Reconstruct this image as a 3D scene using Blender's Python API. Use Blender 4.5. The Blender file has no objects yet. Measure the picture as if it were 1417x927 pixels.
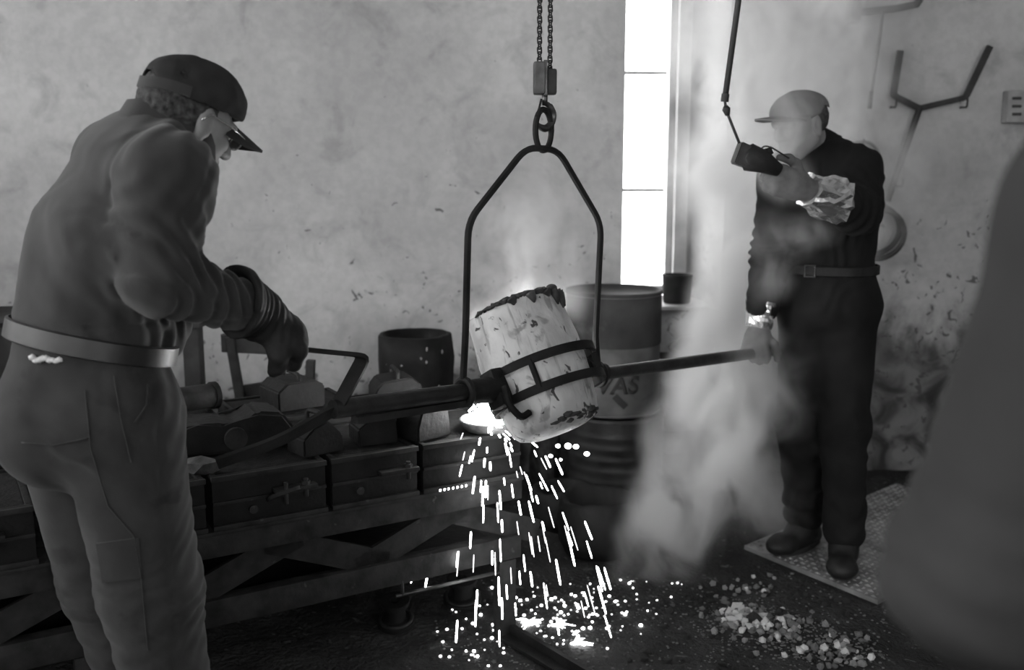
import bpy, bmesh, math, random
import numpy as np
from mathutils import Vector, Matrix
random.seed(7); rng = np.random.default_rng(7)
scene = bpy.context.scene
COL = scene.collection

# ------------------------------------------------------------------ camera
F_PX = 1378.0                      # focal length in pixels of the 1417 x 927 frame (35 mm lens)
PITCH = math.atan(233.0 / 1378.0)
CAM_H = 1.47
cam_d = bpy.data.cameras.new('camera')
cam = bpy.data.objects.new('camera', cam_d); COL.objects.link(cam)
cam.location = (0, 0, CAM_H)
cam.rotation_euler = (math.pi / 2 - PITCH, 0, 0)
cam_d.sensor_width = 36.0
cam_d.lens = 36.0 * F_PX / 1417.0
cam_d.clip_start = 0.05
cam_d.dof.use_dof = True
cam_d.dof.focus_distance = 2.65
cam_d.dof.aperture_fstop = 2.4
scene.camera = cam

# ------------------------------------------------------------------ world, window light, exposure
world = bpy.data.worlds.new('world'); scene.world = world
world.use_nodes = True
wb = world.node_tree.nodes['Background']
wb.inputs[0].default_value = (1, 1, 1, 1)
wb.inputs[1].default_value = 5.0                  # overcast white sky
scene.view_settings.view_transform = 'Standard'
scene.view_settings.look = 'None'
scene.view_settings.exposure = 1.4
scene.view_settings.gamma = 1.0
scene.view_settings.use_curve_mapping = False
scene.cycles.use_denoising = True
scene.cycles.max_bounces = 6
scene.cycles.diffuse_bounces = 4
scene.cycles.volume_bounces = 4
scene.cycles.transparent_max_bounces = 12
scene.cycles.volume_step_rate = 0.35
scene.cycles.volume_max_steps = 256
scene.cycles.sample_clamp_indirect = 6.0
scene.cycles.caustics_reflective = False
scene.cycles.caustics_refractive = False

def portal(name, loc, rot, sx, sy):
    l = bpy.data.lights.new(name, 'AREA'); l.shape = 'RECTANGLE'; l.size = sx; l.size_y = sy
    l.cycles.is_portal = True
    o = bpy.data.objects.new(name, l); o.location = loc; o.rotation_euler = rot; COL.objects.link(o)

WALL_Y = 4.75; LEFT_X = -4.0; RIGHT_X = 4.6; FRONT_Y = -3.6; CEIL = 3.7
# ------------------------------------------------------------------ helpers
CP, SP = math.cos(PITCH), math.sin(PITCH)
def at(x, y, Y):
    a = (x - 708.5) / F_PX; b = -(y - 463.5) / F_PX
    r = (a, CP + b * SP, -SP + b * CP); t = Y / r[1]
    return Vector((r[0] * t, Y, CAM_H + r[2] * t))
def atz(x, y, z):
    a = (x - 708.5) / F_PX; b = -(y - 463.5) / F_PX
    r = (a, CP + b * SP, -SP + b * CP); t = (z - CAM_H) / r[2]
    return Vector((r[0] * t, r[1] * t, z))

ORG = {}
def org(o): return ORG.get(o.name, Vector((0, 0, 0))) if o else Vector((0, 0, 0))
def tag(o, label=None, cat=None, group=None, kind=None):
    if label: o['label'] = label
    if cat: o['category'] = cat
    if group: o['group'] = group
    if kind: o['kind'] = kind
    return o
def thing(name, label, cat, loc=(0, 0, 0), group=None):
    o = bpy.data.objects.new(name, None); COL.objects.link(o)
    o.empty_display_size = 0.1
    o.location = loc; ORG[o.name] = Vector(loc)
    return tag(o, label, cat, group)
def link_mesh(name, me, mat, parent=None, loc=None):
    if mat is not None and not me.materials: me.materials.append(mat)
    o = bpy.data.objects.new(name, me); COL.objects.link(o)
    if parent is not None: o.parent = parent; ORG[o.name] = org(parent)
    if loc is not None: o.location = Vector(loc) - org(parent)
    return o
def build(name, bm, mat, parent=None, smooth=False, origin=None):
    """one mesh object from a bmesh in world coordinates; origin is where its own pivot sits (top-level only)"""
    bmesh.ops.recalc_face_normals(bm, faces=bm.faces)
    me = bpy.data.meshes.new(name)
    off = org(parent) if parent else (Vector(origin) if origin is not None else Vector((0, 0, 0)))
    if off.length: bmesh.ops.translate(bm, verts=bm.verts, vec=-off)
    bm.to_mesh(me); bm.free()
    if smooth:
        me.polygons.foreach_set('use_smooth', [True] * len(me.polygons))
        if smooth == 'auto': me.set_sharp_from_angle(angle=math.radians(40))
    o = link_mesh(name, me, mat, parent)
    if parent is None and origin is not None: o.location = origin; ORG[o.name] = Vector(origin)
    return o
def frame_from(d, up=(0, 0, 1)):
    d = Vector(d).normalized(); up = Vector(up)
    if abs(d.dot(up.normalized())) > .99: up = Vector((0, 1, 0)) if abs(d.y) < .9 else Vector((1, 0, 0))
    s = d.cross(up).normalized(); u = s.cross(d).normalized()
    return d, s, u
def add_box(bm, c, size, rz=0, M=None, bevel=0.0):
    r = bmesh.ops.create_cube(bm, size=1)['verts']
    T = Matrix.Translation(c) @ (M if M is not None else Matrix.Rotation(rz, 4, 'Z')) @ Matrix.Diagonal((*size, 1))
    bmesh.ops.transform(bm, matrix=T, verts=r)
    if bevel:
        es = set(e for v in r for e in v.link_edges)
        bmesh.ops.bevel(bm, geom=list(es), offset=bevel, segments=2, affect='EDGES', profile=.6)
    return r
def sweep(bm, pts, prof, up=(0, 0, 1), closed=False, scales=None):
    """carry a closed 2-D profile [(side, up)] along a polyline with mitred corners"""
    pts = [Vector(p) for p in pts]; n = len(pts); rings = []
    prev_u = None
    for i, p in enumerate(pts):
        a = pts[(i - 1) % n] if (closed or i > 0) else None
        b = pts[(i + 1) % n] if (closed or i < n - 1) else None
        t1 = (p - a).normalized() if a is not None else None
        t2 = (b - p).normalized() if b is not None else None
        t = (t1 + t2).normalized() if (t1 is not None and t2 is not None) else (t1 or t2)
        if prev_u is None: _, s, u = frame_from(t, up)
        else:
            u = prev_u - t * prev_u.dot(t)
            if u.length < 1e-6: _, s, u = frame_from(t, up)
            u.normalize(); s = t.cross(u).normalized()
        prev_u = u
        k = 1.0; ax = None
        if t1 is not None and t2 is not None:
            cc = max(.35, t1.dot(t)); k = 1 / cc
            ax = t2 - t1
            if ax.length > 1e-6: ax = (ax - t * ax.dot(t)).normalized()
            else: ax = None
        sc = scales[i] if scales else 1.0
        ring = []
        for (x, y) in prof:
            off = (s * x + u * y) * sc
            if ax is not None: off = off + ax * (off.dot(ax) * (k - 1))
            ring.append(bm.verts.new(p + off))
        rings.append(ring)
    m = len(prof)
    for i in range(n if closed else n - 1):
        r0, r1 = rings[i], rings[(i + 1) % n]
        for j in range(m):
            bm.faces.new((r0[j], r0[(j + 1) % m], r1[(j + 1) % m], r1[j]))
    if not closed:
        bm.faces.new(rings[0][::-1]); bm.faces.new(rings[-1])
def circ(r, n=10): return [(r * math.cos(2 * math.pi * i / n), r * math.sin(2 * math.pi * i / n)) for i in range(n)]
def rect(w, h): return [(-w / 2, -h / 2), (w / 2, -h / 2), (w / 2, h / 2), (-w / 2, h / 2)]
def tube(bm, pts, r, n=10, closed=False, scales=None, up=(0, 0, 1)): sweep(bm, pts, circ(r, n), up, closed, scales)
def fillet(pts, r=.03, n=4):
    pts = [Vector(p) for p in pts]; out = [pts[0]]
    for i in range(1, len(pts) - 1):
        p = pts[i]; a = pts[i - 1] - p; b = pts[i + 1] - p
        rr = min(r, a.length * .45, b.length * .45)
        A = p + a.normalized() * rr; B = p + b.normalized() * rr
        for k in range(n + 1):
            t = k / n; out.append(A * (1 - t) ** 2 + p * 2 * t * (1 - t) + B * t * t)
    out.append(pts[-1]); return out
def lathe(bm, prof, n=32, M=None, wob=None):
    rings = []
    for (r, z) in prof:
        if r < 1e-6:
            v = bm.verts.new((0, 0, z)); rings.append([v])
        else:
            rings.append([bm.verts.new((r * math.cos(2 * math.pi * i / n) * (wob(i, z) if wob else 1),
                                        r * math.sin(2 * math.pi * i / n) * (wob(i, z) if wob else 1), z)) for i in range(n)])
    for a, b in zip(rings, rings[1:]):
        for i in range(n):
            j = (i + 1) % n
            if len(a) == 1 and len(b) == 1: continue
            if len(a) == 1: bm.faces.new((a[0], b[j], b[i]))
            elif len(b) == 1: bm.faces.new((a[i], a[j], b[0]))
            else: bm.faces.new((a[i], a[j], b[j], b[i]))
    if M is not None: bmesh.ops.transform(bm, matrix=M, verts=[v for r in rings for v in r])
def prism(bm, poly, thick, M):
    """polygon in the local x-z plane, thick along local y, placed by M"""
    a = [bm.verts.new(M @ Vector((x, -thick / 2, z))) for x, z in poly]
    b = [bm.verts.new(M @ Vector((x, thick / 2, z))) for x, z in poly]
    n = len(poly)
    bm.faces.new(a); bm.faces.new(b[::-1])
    for i in range(n): bm.faces.new((a[i], b[i], b[(i + 1) % n], a[(i + 1) % n]))
def basis(o, x, y, z):
    M = Matrix((x, y, z)).transposed().to_4x4(); M.translation = o; return M

# value noise
def _h(ix, iy, iz, s):
    n = (ix * 374761393 + iy * 668265263 + iz * 2147483647 + s * 974634777) & 0xffffffff
    n = ((n ^ (n >> 13)) * 1274126177) & 0xffffffff
    return ((n ^ (n >> 16)) & 0xffff) / 65535.0
def vnoise(P, seed=0):
    P = np.asarray(P, dtype=np.float64); i = np.floor(P).astype(np.int64); f = P - i; f = f * f * (3 - 2 * f)
    out = 0
    for dx in (0, 1):
        for dy in (0, 1):
            for dz in (0, 1):
                w = (f[..., 0] if dx else 1 - f[..., 0]) * (f[..., 1] if dy else 1 - f[..., 1]) * (f[..., 2] if dz else 1 - f[..., 2])
                out = out + w * _h(i[..., 0] + dx, i[..., 1] + dy, i[..., 2] + dz, seed)
    return out * 2 - 1
def fbm(P, oct=3, seed=0):
    P = np.asarray(P, dtype=np.float64); a = 1; s = 0; t = 0
    for k in range(oct):
        s = s + a * vnoise(P * 2 ** k, seed + k); t += a; a *= .5
    return s / t

# ------------------------------------------------------------------ materials
MAT = {}
def mat(name, v, rough=.8, metal=0.0, spec=.5, noise=None, bump=None, mottles=None, sheen=0):
    """grey principled material; noise = (scale, low, high) multiplies the colour, bump = (scale, strength, distance),
    mottles = (scale, threshold, width, value, detail) blends a second value in irregular patches"""
    m = bpy.data.materials.new(name); m.use_nodes = True
    nt = m.node_tree; N = nt.nodes; L = nt.links; b = N['Principled BSDF']
    b.inputs['Base Color'].default_value = (v, v, v, 1); b.inputs['Roughness'].default_value = rough
    b.inputs['Metallic'].default_value = metal; b.inputs['Specular IOR Level'].default_value = spec
    if sheen: b.inputs['Sheen Weight'].default_value = sheen; b.inputs['Sheen Roughness'].default_value = .6
    tc = N.new('ShaderNodeTexCoord'); cur = None
    def nz(scale, detail=4, dist=0):
        n = N.new('ShaderNodeTexNoise'); n.inputs['Scale'].default_value = scale; n.inputs['Detail'].default_value = detail
        n.inputs['Distortion'].default_value = dist; L.new(tc.outputs['Object'], n.inputs['Vector']); return n.outputs['Fac']
    def mp(src, a, b_, c, d):
        r = N.new('ShaderNodeMapRange'); r.inputs[1].default_value = a; r.inputs[2].default_value = b_
        r.inputs[3].default_value = c; r.inputs[4].default_value = d; L.new(src, r.inputs[0]); return r.outputs[0]
    if noise:
        cur = mp(nz(noise[0], 5), .3, .7, v * noise[1], v * noise[2])
    for mo in (mottles or []):
        f = mp(nz(mo[0], mo[4] if len(mo) > 4 else 6, .4), mo[1], mo[1] + mo[2], 0, 1)
        mx = N.new('ShaderNodeMix'); mx.data_type = 'FLOAT'; L.new(f, mx.inputs[0])
        if cur is not None: L.new(cur, mx.inputs[2])
        else: mx.inputs[2].default_value = v
        mx.inputs[3].default_value = mo[3]; cur = mx.outputs[0]
    if cur is not None:
        cb = N.new('ShaderNodeCombineColor')
        for k in range(3): L.new(cur, cb.inputs[k])
        L.new(cb.outputs[0], b.inputs['Base Color'])
    if bump:
        bp = N.new('ShaderNodeBump'); bp.inputs['Strength'].default_value = bump[1]; bp.inputs['Distance'].default_value = bump[2]
        L.new(nz(bump[0], 6), bp.inputs['Height']); L.new(bp.outputs[0], b.inputs['Normal'])
    MAT[name] = m; return m
mat('iron', .035, .6, .6, .5, (14, .6, 1.6), (60, .4, .004))
mat('dark_iron', .016, .7, .3, .4, (10, .5, 1.7), (45, .5, .005))
mat('worn_steel', .10, .45, .8, .5, (22, .5, 1.5), (70, .25, .002))
mat('jacket_cloth', .029, .92, 0, .2, (7, .8, 1.2), (330, .35, .0012), sheen=.15)
mat('trouser_cloth', .031, .95, 0, .15, (9, .75, 1.25), (300, .35, .0012), [(7, .60, .06, .021)], sheen=.1)
mat('dark_coverall', .011, .95, 0, .2, (8, .7, 1.4), (280, .3, .0012))
mat('coat_cloth', .042, .95, 0, .15, (6, .8, 1.2), (200, .3, .0015))
mat('cap_cloth', .028, .95, 0, .2, (20, .8, 1.2), (350, .35, .0012))
mat('pale_cap_cloth', .16, .95, 0, .2, (20, .8, 1.2), (350, .35, .0012))
mat('belt_leather', .014, .45, 0, .6, (30, .7, 1.3), (120, .15, .001))
mat('glove_leather', .014, .75, 0, .3, (16, .6, 1.7), (80, .5, .003))
mat('pale_glove', .14, .85, 0, .3, (18, .7, 1.3), (90, .4, .002))
mat('skin', .24, .6, 0, .35, (25, .88, 1.1), (140, .15, .001))
mat('hair', .03, .8, 0, .3, (90, .4, 2.2), (260, .8, .003))
mat('boot_leather', .012, .6, 0, .4, (18, .6, 1.6), (60, .4, .003))
mat('foil', .85, .24, .92, .5, (10, .85, 1.1), (60, .25, .006))
mat('chrome', .7, .15, 1.0)
mat('lens_glass', .5, .08, .0, .8)
mat('rag', .7, .9, 0, .2, (40, .8, 1.1))
mat('crucible_slag', .05, .6, 0, .4, (24, .4, 2.2), (40, .8, .008))
mat('sand', .013, .95, 0, .2, (40, .5, 1.6), (120, .6, .006))
mat('flask_iron', .008, .7, .2, .3, (12, .5, 1.8), (55, .5, .004))
mat('rail_iron', .019, .7, .2, .3, (16, .45, 1.9), (50, .5, .004), [(30, .68, .05, .06)])
mat('wood', .045, .85, 0, .3, (12, .6, 1.4), (60, .4, .003))
mat('drum_dark', .030, .85, 0, .4, (7, .6, 1.5), (40, .3, .003), [(5, .58, .12, .09)])
mat('drum_pale', .085, .55, 0, .4, (8, .6, 1.4), (40, .3, .003), [(6, .60, .1, .05)])
mat('drum_ribbed', .03, .42, .2, .5, (9, .5, 1.6), (40, .3, .003))
mat('letter_paint', .02, .7)
mat('clinker', .36, .9, 0, .2, (30, .6, 1.4), (50, .8, .006))
mat('white_clinker', .85, .9, 0, .2, (30, .8, 1.15), (50, .8, .006))
mat('basin_sand', .20, .95, 0, .2, (40, .6, 1.4), (80, .6, .006))
mat('dark_clinker', .04, .9, 0, .2, (30, .5, 1.8), (50, .8, .006))
mat('tread_plate', .26, .5, .35, .5, (9, .5, 1.5), (60, .3, .002))
mat('painted_frame', .45, .6, 0, .4, (10, .8, 1.1))
mat('box_paint', .32, .7, 0, .4, (12, .7, 1.2))
mat('rubber', .03, .6)
mat('rope', .06, .9)
def emis(name, strength):
    m = bpy.data.materials.new(name); m.use_nodes = True; nt = m.node_tree
    nt.nodes.remove(nt.nodes['Principled BSDF']); e = nt.nodes.new('ShaderNodeEmission')
    e.inputs[0].default_value = (1, 1, 1, 1); e.inputs[1].default_value = strength
    nt.links.new(e.outputs[0], nt.nodes['Material Output'].inputs[0]); MAT[name] = m; return m
emis('molten', 40.0); emis('molten_surface', 2.5); emis('spark', 7.0); emis('spark_dim', 1.2); emis('spatter', 5.0); emis('spatter_dim', 1.0)
def glass_mat():
    m = bpy.data.materials.new('pane_glass'); m.use_nodes = True; nt = m.node_tree; N = nt.nodes; L = nt.links
    b = N['Principled BSDF']; b.inputs['Base Color'].default_value = (.9, .9, .9, 1); b.inputs['Roughness'].default_value = .15
    t = N.new('ShaderNodeBsdfTransparent'); mx = N.new('ShaderNodeMixShader'); mx.inputs[0].default_value = .12
    L.new(t.outputs[0], mx.inputs[1]); L.new(b.outputs[0], mx.inputs[2]); L.new(mx.outputs[0], N['Material Output'].inputs[0])
    MAT['pane_glass'] = m
glass_mat()
def wall_mat():
    m = bpy.data.materials.new('sooty_plaster'); m.use_nodes = True; nt = m.node_tree; N = nt.nodes; L = nt.links
    b = N['Principled BSDF']; b.inputs['Roughness'].default_value = .92; b.inputs['Specular IOR Level'].default_value = .2
    tc = N.new('ShaderNodeTexCoord'); sx = N.new('ShaderNodeSeparateXYZ'); L.new(tc.outputs['Object'], sx.inputs[0])
    def nz(scale, det=5, dist=0., rough=.5, vec=None):
        n = N.new('ShaderNodeTexNoise'); n.inputs['Scale'].default_value = scale; n.inputs['Detail'].default_value = det
        n.inputs['Distortion'].default_value = dist; n.inputs['Roughness'].default_value = rough
        L.new(vec or tc.outputs['Object'], n.inputs['Vector']); return n.outputs['Fac']
    def mp(s, a, b_, c, d, smooth=True):
        r = N.new('ShaderNodeMapRange'); r.interpolation_type = 'SMOOTHSTEP' if smooth else 'LINEAR'
        for i, q in zip((1, 2, 3, 4), (a, b_, c, d)): r.inputs[i].default_value = q
        L.new(s, r.inputs[0]); return r.outputs[0]
    def ma(op, a, b_, c=None):
        n = N.new('ShaderNodeMath'); n.operation = op
        for i, q in enumerate((a, b_) + ((c,) if c is not None else ())):
            if isinstance(q, (int, float)): n.inputs[i].default_value = q
            else: L.new(q, n.inputs[i])
        return n.outputs[0]
    base = mp(nz(1.4, 8, .4), .3, .7, .37, .50)
    fine = mp(nz(30, 4), .3, .7, .94, 1.05); v = ma('MULTIPLY', base, fine)
    cloud = mp(nz(4.5, 8, .9, .6), .50, .70, 1.0, .80); v = ma('MULTIPLY', v, cloud)
    # height of the soot line: rises to the right, ragged
    zc = ma('ADD', ma('MULTIPLY', sx.outputs[0], .10), ma('MULTIPLY', nz(2.6, 6, .5, .6), .75))
    h = ma('SUBTRACT', sx.outputs[2], zc)                    # >0 above
    soot = mp(h, -.02, .22, 1, 0)
    soot_v = mp(nz(6.5, 8, .8), .32, .68, .04, .19)
    # flaked spots, denser near the soot line, few higher up
    sp = nz(19, 5, .9, .55)
    thr = mp(h, .0, 1.3, .60, .72, False)
    spot = mp(ma('SUBTRACT', sp, thr), .0, .025, 0, .8)
    sp2 = mp(nz(9, 10, 2.6, .68), .645, .69, 0, .5)
    mask = mp(h, .1, 1.1, 1, .12); sp2 = ma('MULTIPLY', sp2, mask)
    spot = ma('MAXIMUM', spot, sp2)
    def mix(f, a, c):
        n = N.new('ShaderNodeMix'); n.data_type = 'FLOAT'; L.new(f, n.inputs[0])
        for k, q in ((2, a), (3, c)):
            if isinstance(q, (int, float)): n.inputs[k].default_value = q
            else: L.new(q, n.inputs[k])
        return n.outputs[0]
    v = mix(soot, v, soot_v); v = mix(spot, v, .07)
    cb = N.new('ShaderNodeCombineColor')
    for k in range(3): L.new(v, cb.inputs[k])
    L.new(cb.outputs[0], b.inputs['Base Color'])
    bp = N.new('ShaderNodeBump'); bp.inputs['Strength'].default_value = .5; bp.inputs['Distance'].default_value = .012
    L.new(ma('SUBTRACT', nz(9, 8, .3, .6), ma('MULTIPLY', spot, .5)), bp.inputs['Height']); L.new(bp.outputs[0], b.inputs['Normal'])
    MAT['sooty_plaster'] = m
wall_mat()
mat('plain_plaster', .45, .95, 0, .2, (2, .85, 1.1))
mat('foundry_floor', .032, .95, 0, .25, (4, .45, 1.7), (55, 1.0, .02), [(9, .58, .10, .045, 8), (30, .64, .04, .10, 8)])

# ------------------------------------------------------------------ the room
T = .45
WX0, WX1 = .525, .97           # inner opening of the window in the back wall
WZ0, WZ1 = .79, 2.95
def prism_z(bm, poly, z0, z1):
    a = [bm.verts.new((x, y, z0)) for x, y in poly]; b = [bm.verts.new((x, y, z1)) for x, y in poly]; n = len(poly)
    bm.faces.new(a); bm.faces.new(b)
    for i in range(n): bm.faces.new((a[i], a[(i + 1) % n], b[(i + 1) % n], b[i]))
bm = bmesh.new()
Y0, Y1 = WALL_Y, WALL_Y + T
prism_z(bm, [(LEFT_X, Y0), (WX0, Y0), (WX0, Y1), (LEFT_X, Y1)], -.1, CEIL)
prism_z(bm, [(WX1 + .035, Y0), (RIGHT_X, Y0), (RIGHT_X, Y1), (.885, Y1)], -.1, CEIL)
prism_z(bm, [(WX0, Y0), (WX1 + .035, Y0), (.885, Y1), (WX0, Y1)], -.1, WZ0)
prism_z(bm, [(WX0, Y0), (WX1 + .035, Y0), (.885, Y1), (WX0, Y1)], WZ1, CEIL)
tag(build('wall_back', bm, MAT['sooty_plaster']), kind='structure')

# floor: uneven black moulding sand
xs = np.unique(np.concatenate([np.linspace(LEFT_X - .1, -1.6, 16), np.linspace(-1.6, 2.6, 211), np.linspace(2.6, RIGHT_X + .1, 12)]))
ys = np.unique(np.concatenate([np.linspace(FRONT_Y - .1, 1.8, 16), np.linspace(1.8, 4.76, 150)]))
X, Y = np.meshgrid(xs, ys, indexing='ij')
Pn = np.stack([X, Y, X * 0], -1)
Z = -.016 + .012 * fbm(Pn * 2.3, 3, 3) + .013 * fbm(Pn * 11, 3, 9)
Z = Z + .03 * np.exp(-(((X - .95) / .35) ** 2 + ((Y - 3.05) / .2) ** 2))            # low heap under the clinker
_q = [atz(1030, 754, 0), atz(1215, 830, 0), atz(1420, 745, 0), atz(1240, 668, 0)]                 # bed of the tread plate
_in = np.ones_like(X, dtype=bool)
for _a, _b in zip(_q, _q[1:] + _q[:1]): _in &= ((_b.x - _a.x) * (Y - _a.y) - (_b.y - _a.y) * (X - _a.x)) > -.03 * (_b - _a).length
Z = np.where(_in, -.022, Z)
nx, ny = len(xs), len(ys)
me = bpy.data.meshes.new('floor')
vid = np.arange(nx * ny).reshape(nx, ny)
q = np.stack([vid[:-1, :-1], vid[1:, :-1], vid[1:, 1:], vid[:-1, 1:]], -1).reshape(-1, 4)
me.from_pydata(np.stack([X, Y, Z], -1).reshape(-1, 3).tolist(), [], q.tolist())
me.polygons.foreach_set('use_smooth', [True] * len(me.polygons))
tag(link_mesh('floor', me, MAT['foundry_floor']), kind='structure')
def floor_z(x, y):
    i = int(np.argmin(abs(xs - x))); j = int(np.argmin(abs(ys - y))); return float(Z[i, j])

bm = bmesh.new(); add_box(bm, (.3, .6, CEIL + .05), (RIGHT_X - LEFT_X + .6, 9.2, .1))
tag(build('ceiling', bm, MAT['plain_plaster']), kind='structure')
# side and rear walls with tall workshop windows (out of frame; they light the hall)
def wall_with_windows(name, axis, pos, a0, a1, wins, z0, z1, out):
    bm = bmesh.new()
    def seg(s0, s1, za, zb):
        c = (s0 + s1) / 2; w = s1 - s0
        if axis == 'x': add_box(bm, (pos + out * T / 2, c, (za + zb) / 2), (T, w, zb - za))
        else: add_box(bm, (c, pos + out * T / 2, (za + zb) / 2), (w, T, zb - za))
    p = a0
    for w0, w1 in wins:
        seg(p, w0, -.1, CEIL); seg(w0, w1, -.1, z0); seg(w0, w1, z1, CEIL); p = w1
    seg(p, a1, -.1, CEIL)
    tag(build(name, bm, MAT['plain_plaster']), kind='structure')
def window_unit(n, axis, pos, w0, w1, z0, z1, out, rows, cols, face):
    w = thing('window_%d' % n, None, None, ((pos if axis == 'x' else (w0 + w1) / 2), ((w0 + w1) / 2 if axis == 'x' else pos), z0))
    w['kind'] = 'structure'
    def P(s, z, d=0): return Vector((pos + d, s, z)) if axis == 'x' else Vector((s, pos + d, z))
    def bar(name, s0, s1, za, zb, th, parent=w, m='painted_frame'):
        bm = bmesh.new(); c = P((s0 + s1) / 2, (za + zb) / 2)
        sz = (th, abs(s1 - s0), abs(zb - za)) if axis == 'x' else (abs(s1 - s0), th, abs(zb - za))
        add_box(bm, c, sz); return build(name, bm, MAT[m], parent)
    fw = .035
    for s0, s1, za, zb in ((w0, w0 + fw, z0, z1), (w1 - fw, w1, z0, z1), (w0 + fw, w1 - fw, z0, z0 + fw), (w0 + fw, w1 - fw, z1 - fw, z1)):
        bar('frame', s0, s1, za, zb, .06)
    cs = [w0 + fw + (w1 - w0 - 2 * fw) * i / cols for i in range(cols + 1)]
    for c in cs[1:-1]: bar('glazing_bar', c - .008, c + .008, z0 + fw, z1 - fw, .03)
    zs = rows if isinstance(rows, list) else [z0 + fw + (z1 - z0 - 2 * fw) * i / rows for i in range(rows + 1)]
    for z in zs[1:-1]:
        for i in range(cols): bar('glazing_bar', cs[i] + .008, cs[i + 1] - .008, z - .009, z + .009, .03)
    for i in range(cols):
        for j in range(len(zs) - 1): bar('pane', cs[i] + .006, cs[i + 1] - .006, zs[j] + .006, zs[j + 1] - .006, .004, m='pane_glass')
    d = .06 * (-out)
    portal('window_light', P((w0 + w1) / 2, (z0 + z1) / 2, out * .1), face, abs(w1 - w0), z1 - z0)
LW = [(-2.4, -.7), (-.2, 1.5), (2.0, 3.7)]
wall_with_windows('wall_left', 'x', LEFT_X, FRONT_Y - T, WALL_Y + T, LW, 1.6, 3.4, -1)
FW = [(-3.0, -1.6), (1.0, 3.2)]
wall_with_windows('wall_front', 'y', FRONT_Y, LEFT_X - T, RIGHT_X + T, FW, 1.5, 3.3, -1)
bm = bmesh.new(); add_box(bm, (RIGHT_X + T / 2, .6, CEIL / 2 - .05), (T, 9.2, CEIL + .1)); tag(build('wall_right', bm, MAT['plain_plaster']), kind='structure')
z1_, z2_ = at(890, 263, 5.14).z, at(890, 101, 5.14).z
window_unit(1, 'y', 5.14, .50, .82, .83, 2.95, 1, [.86, z1_, z2_, z2_ + (z2_ - z1_), 2.92], 1, (-math.pi / 2, 0, 0))
k = 2
for a, b in LW: window_unit(k, 'x', LEFT_X - .2, a, b, 1.6, 3.4, -1, 4, 4, (0, -math.pi / 2, 0)); k += 1
for a, b in FW: window_unit(k, 'y', FRONT_Y - .2, a, b, 1.5, 3.3, -1, 4, 4, (math.pi / 2, 0, 0)); k += 1
# casement frame board and jamb to the right of the visible window
bm = bmesh.new(); add_box(bm, (.852, 5.115, 1.9), (.064, .12, 2.1), bevel=.004)
tag(build('trim_1', bm, MAT['painted_frame']), kind='structure')
bm = bmesh.new(); add_box(bm, (.74, 4.93, .80), (.42, .42, .02), bevel=.004)
tag(build('trim_2', bm, MAT['painted_frame']), kind='structure')

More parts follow.
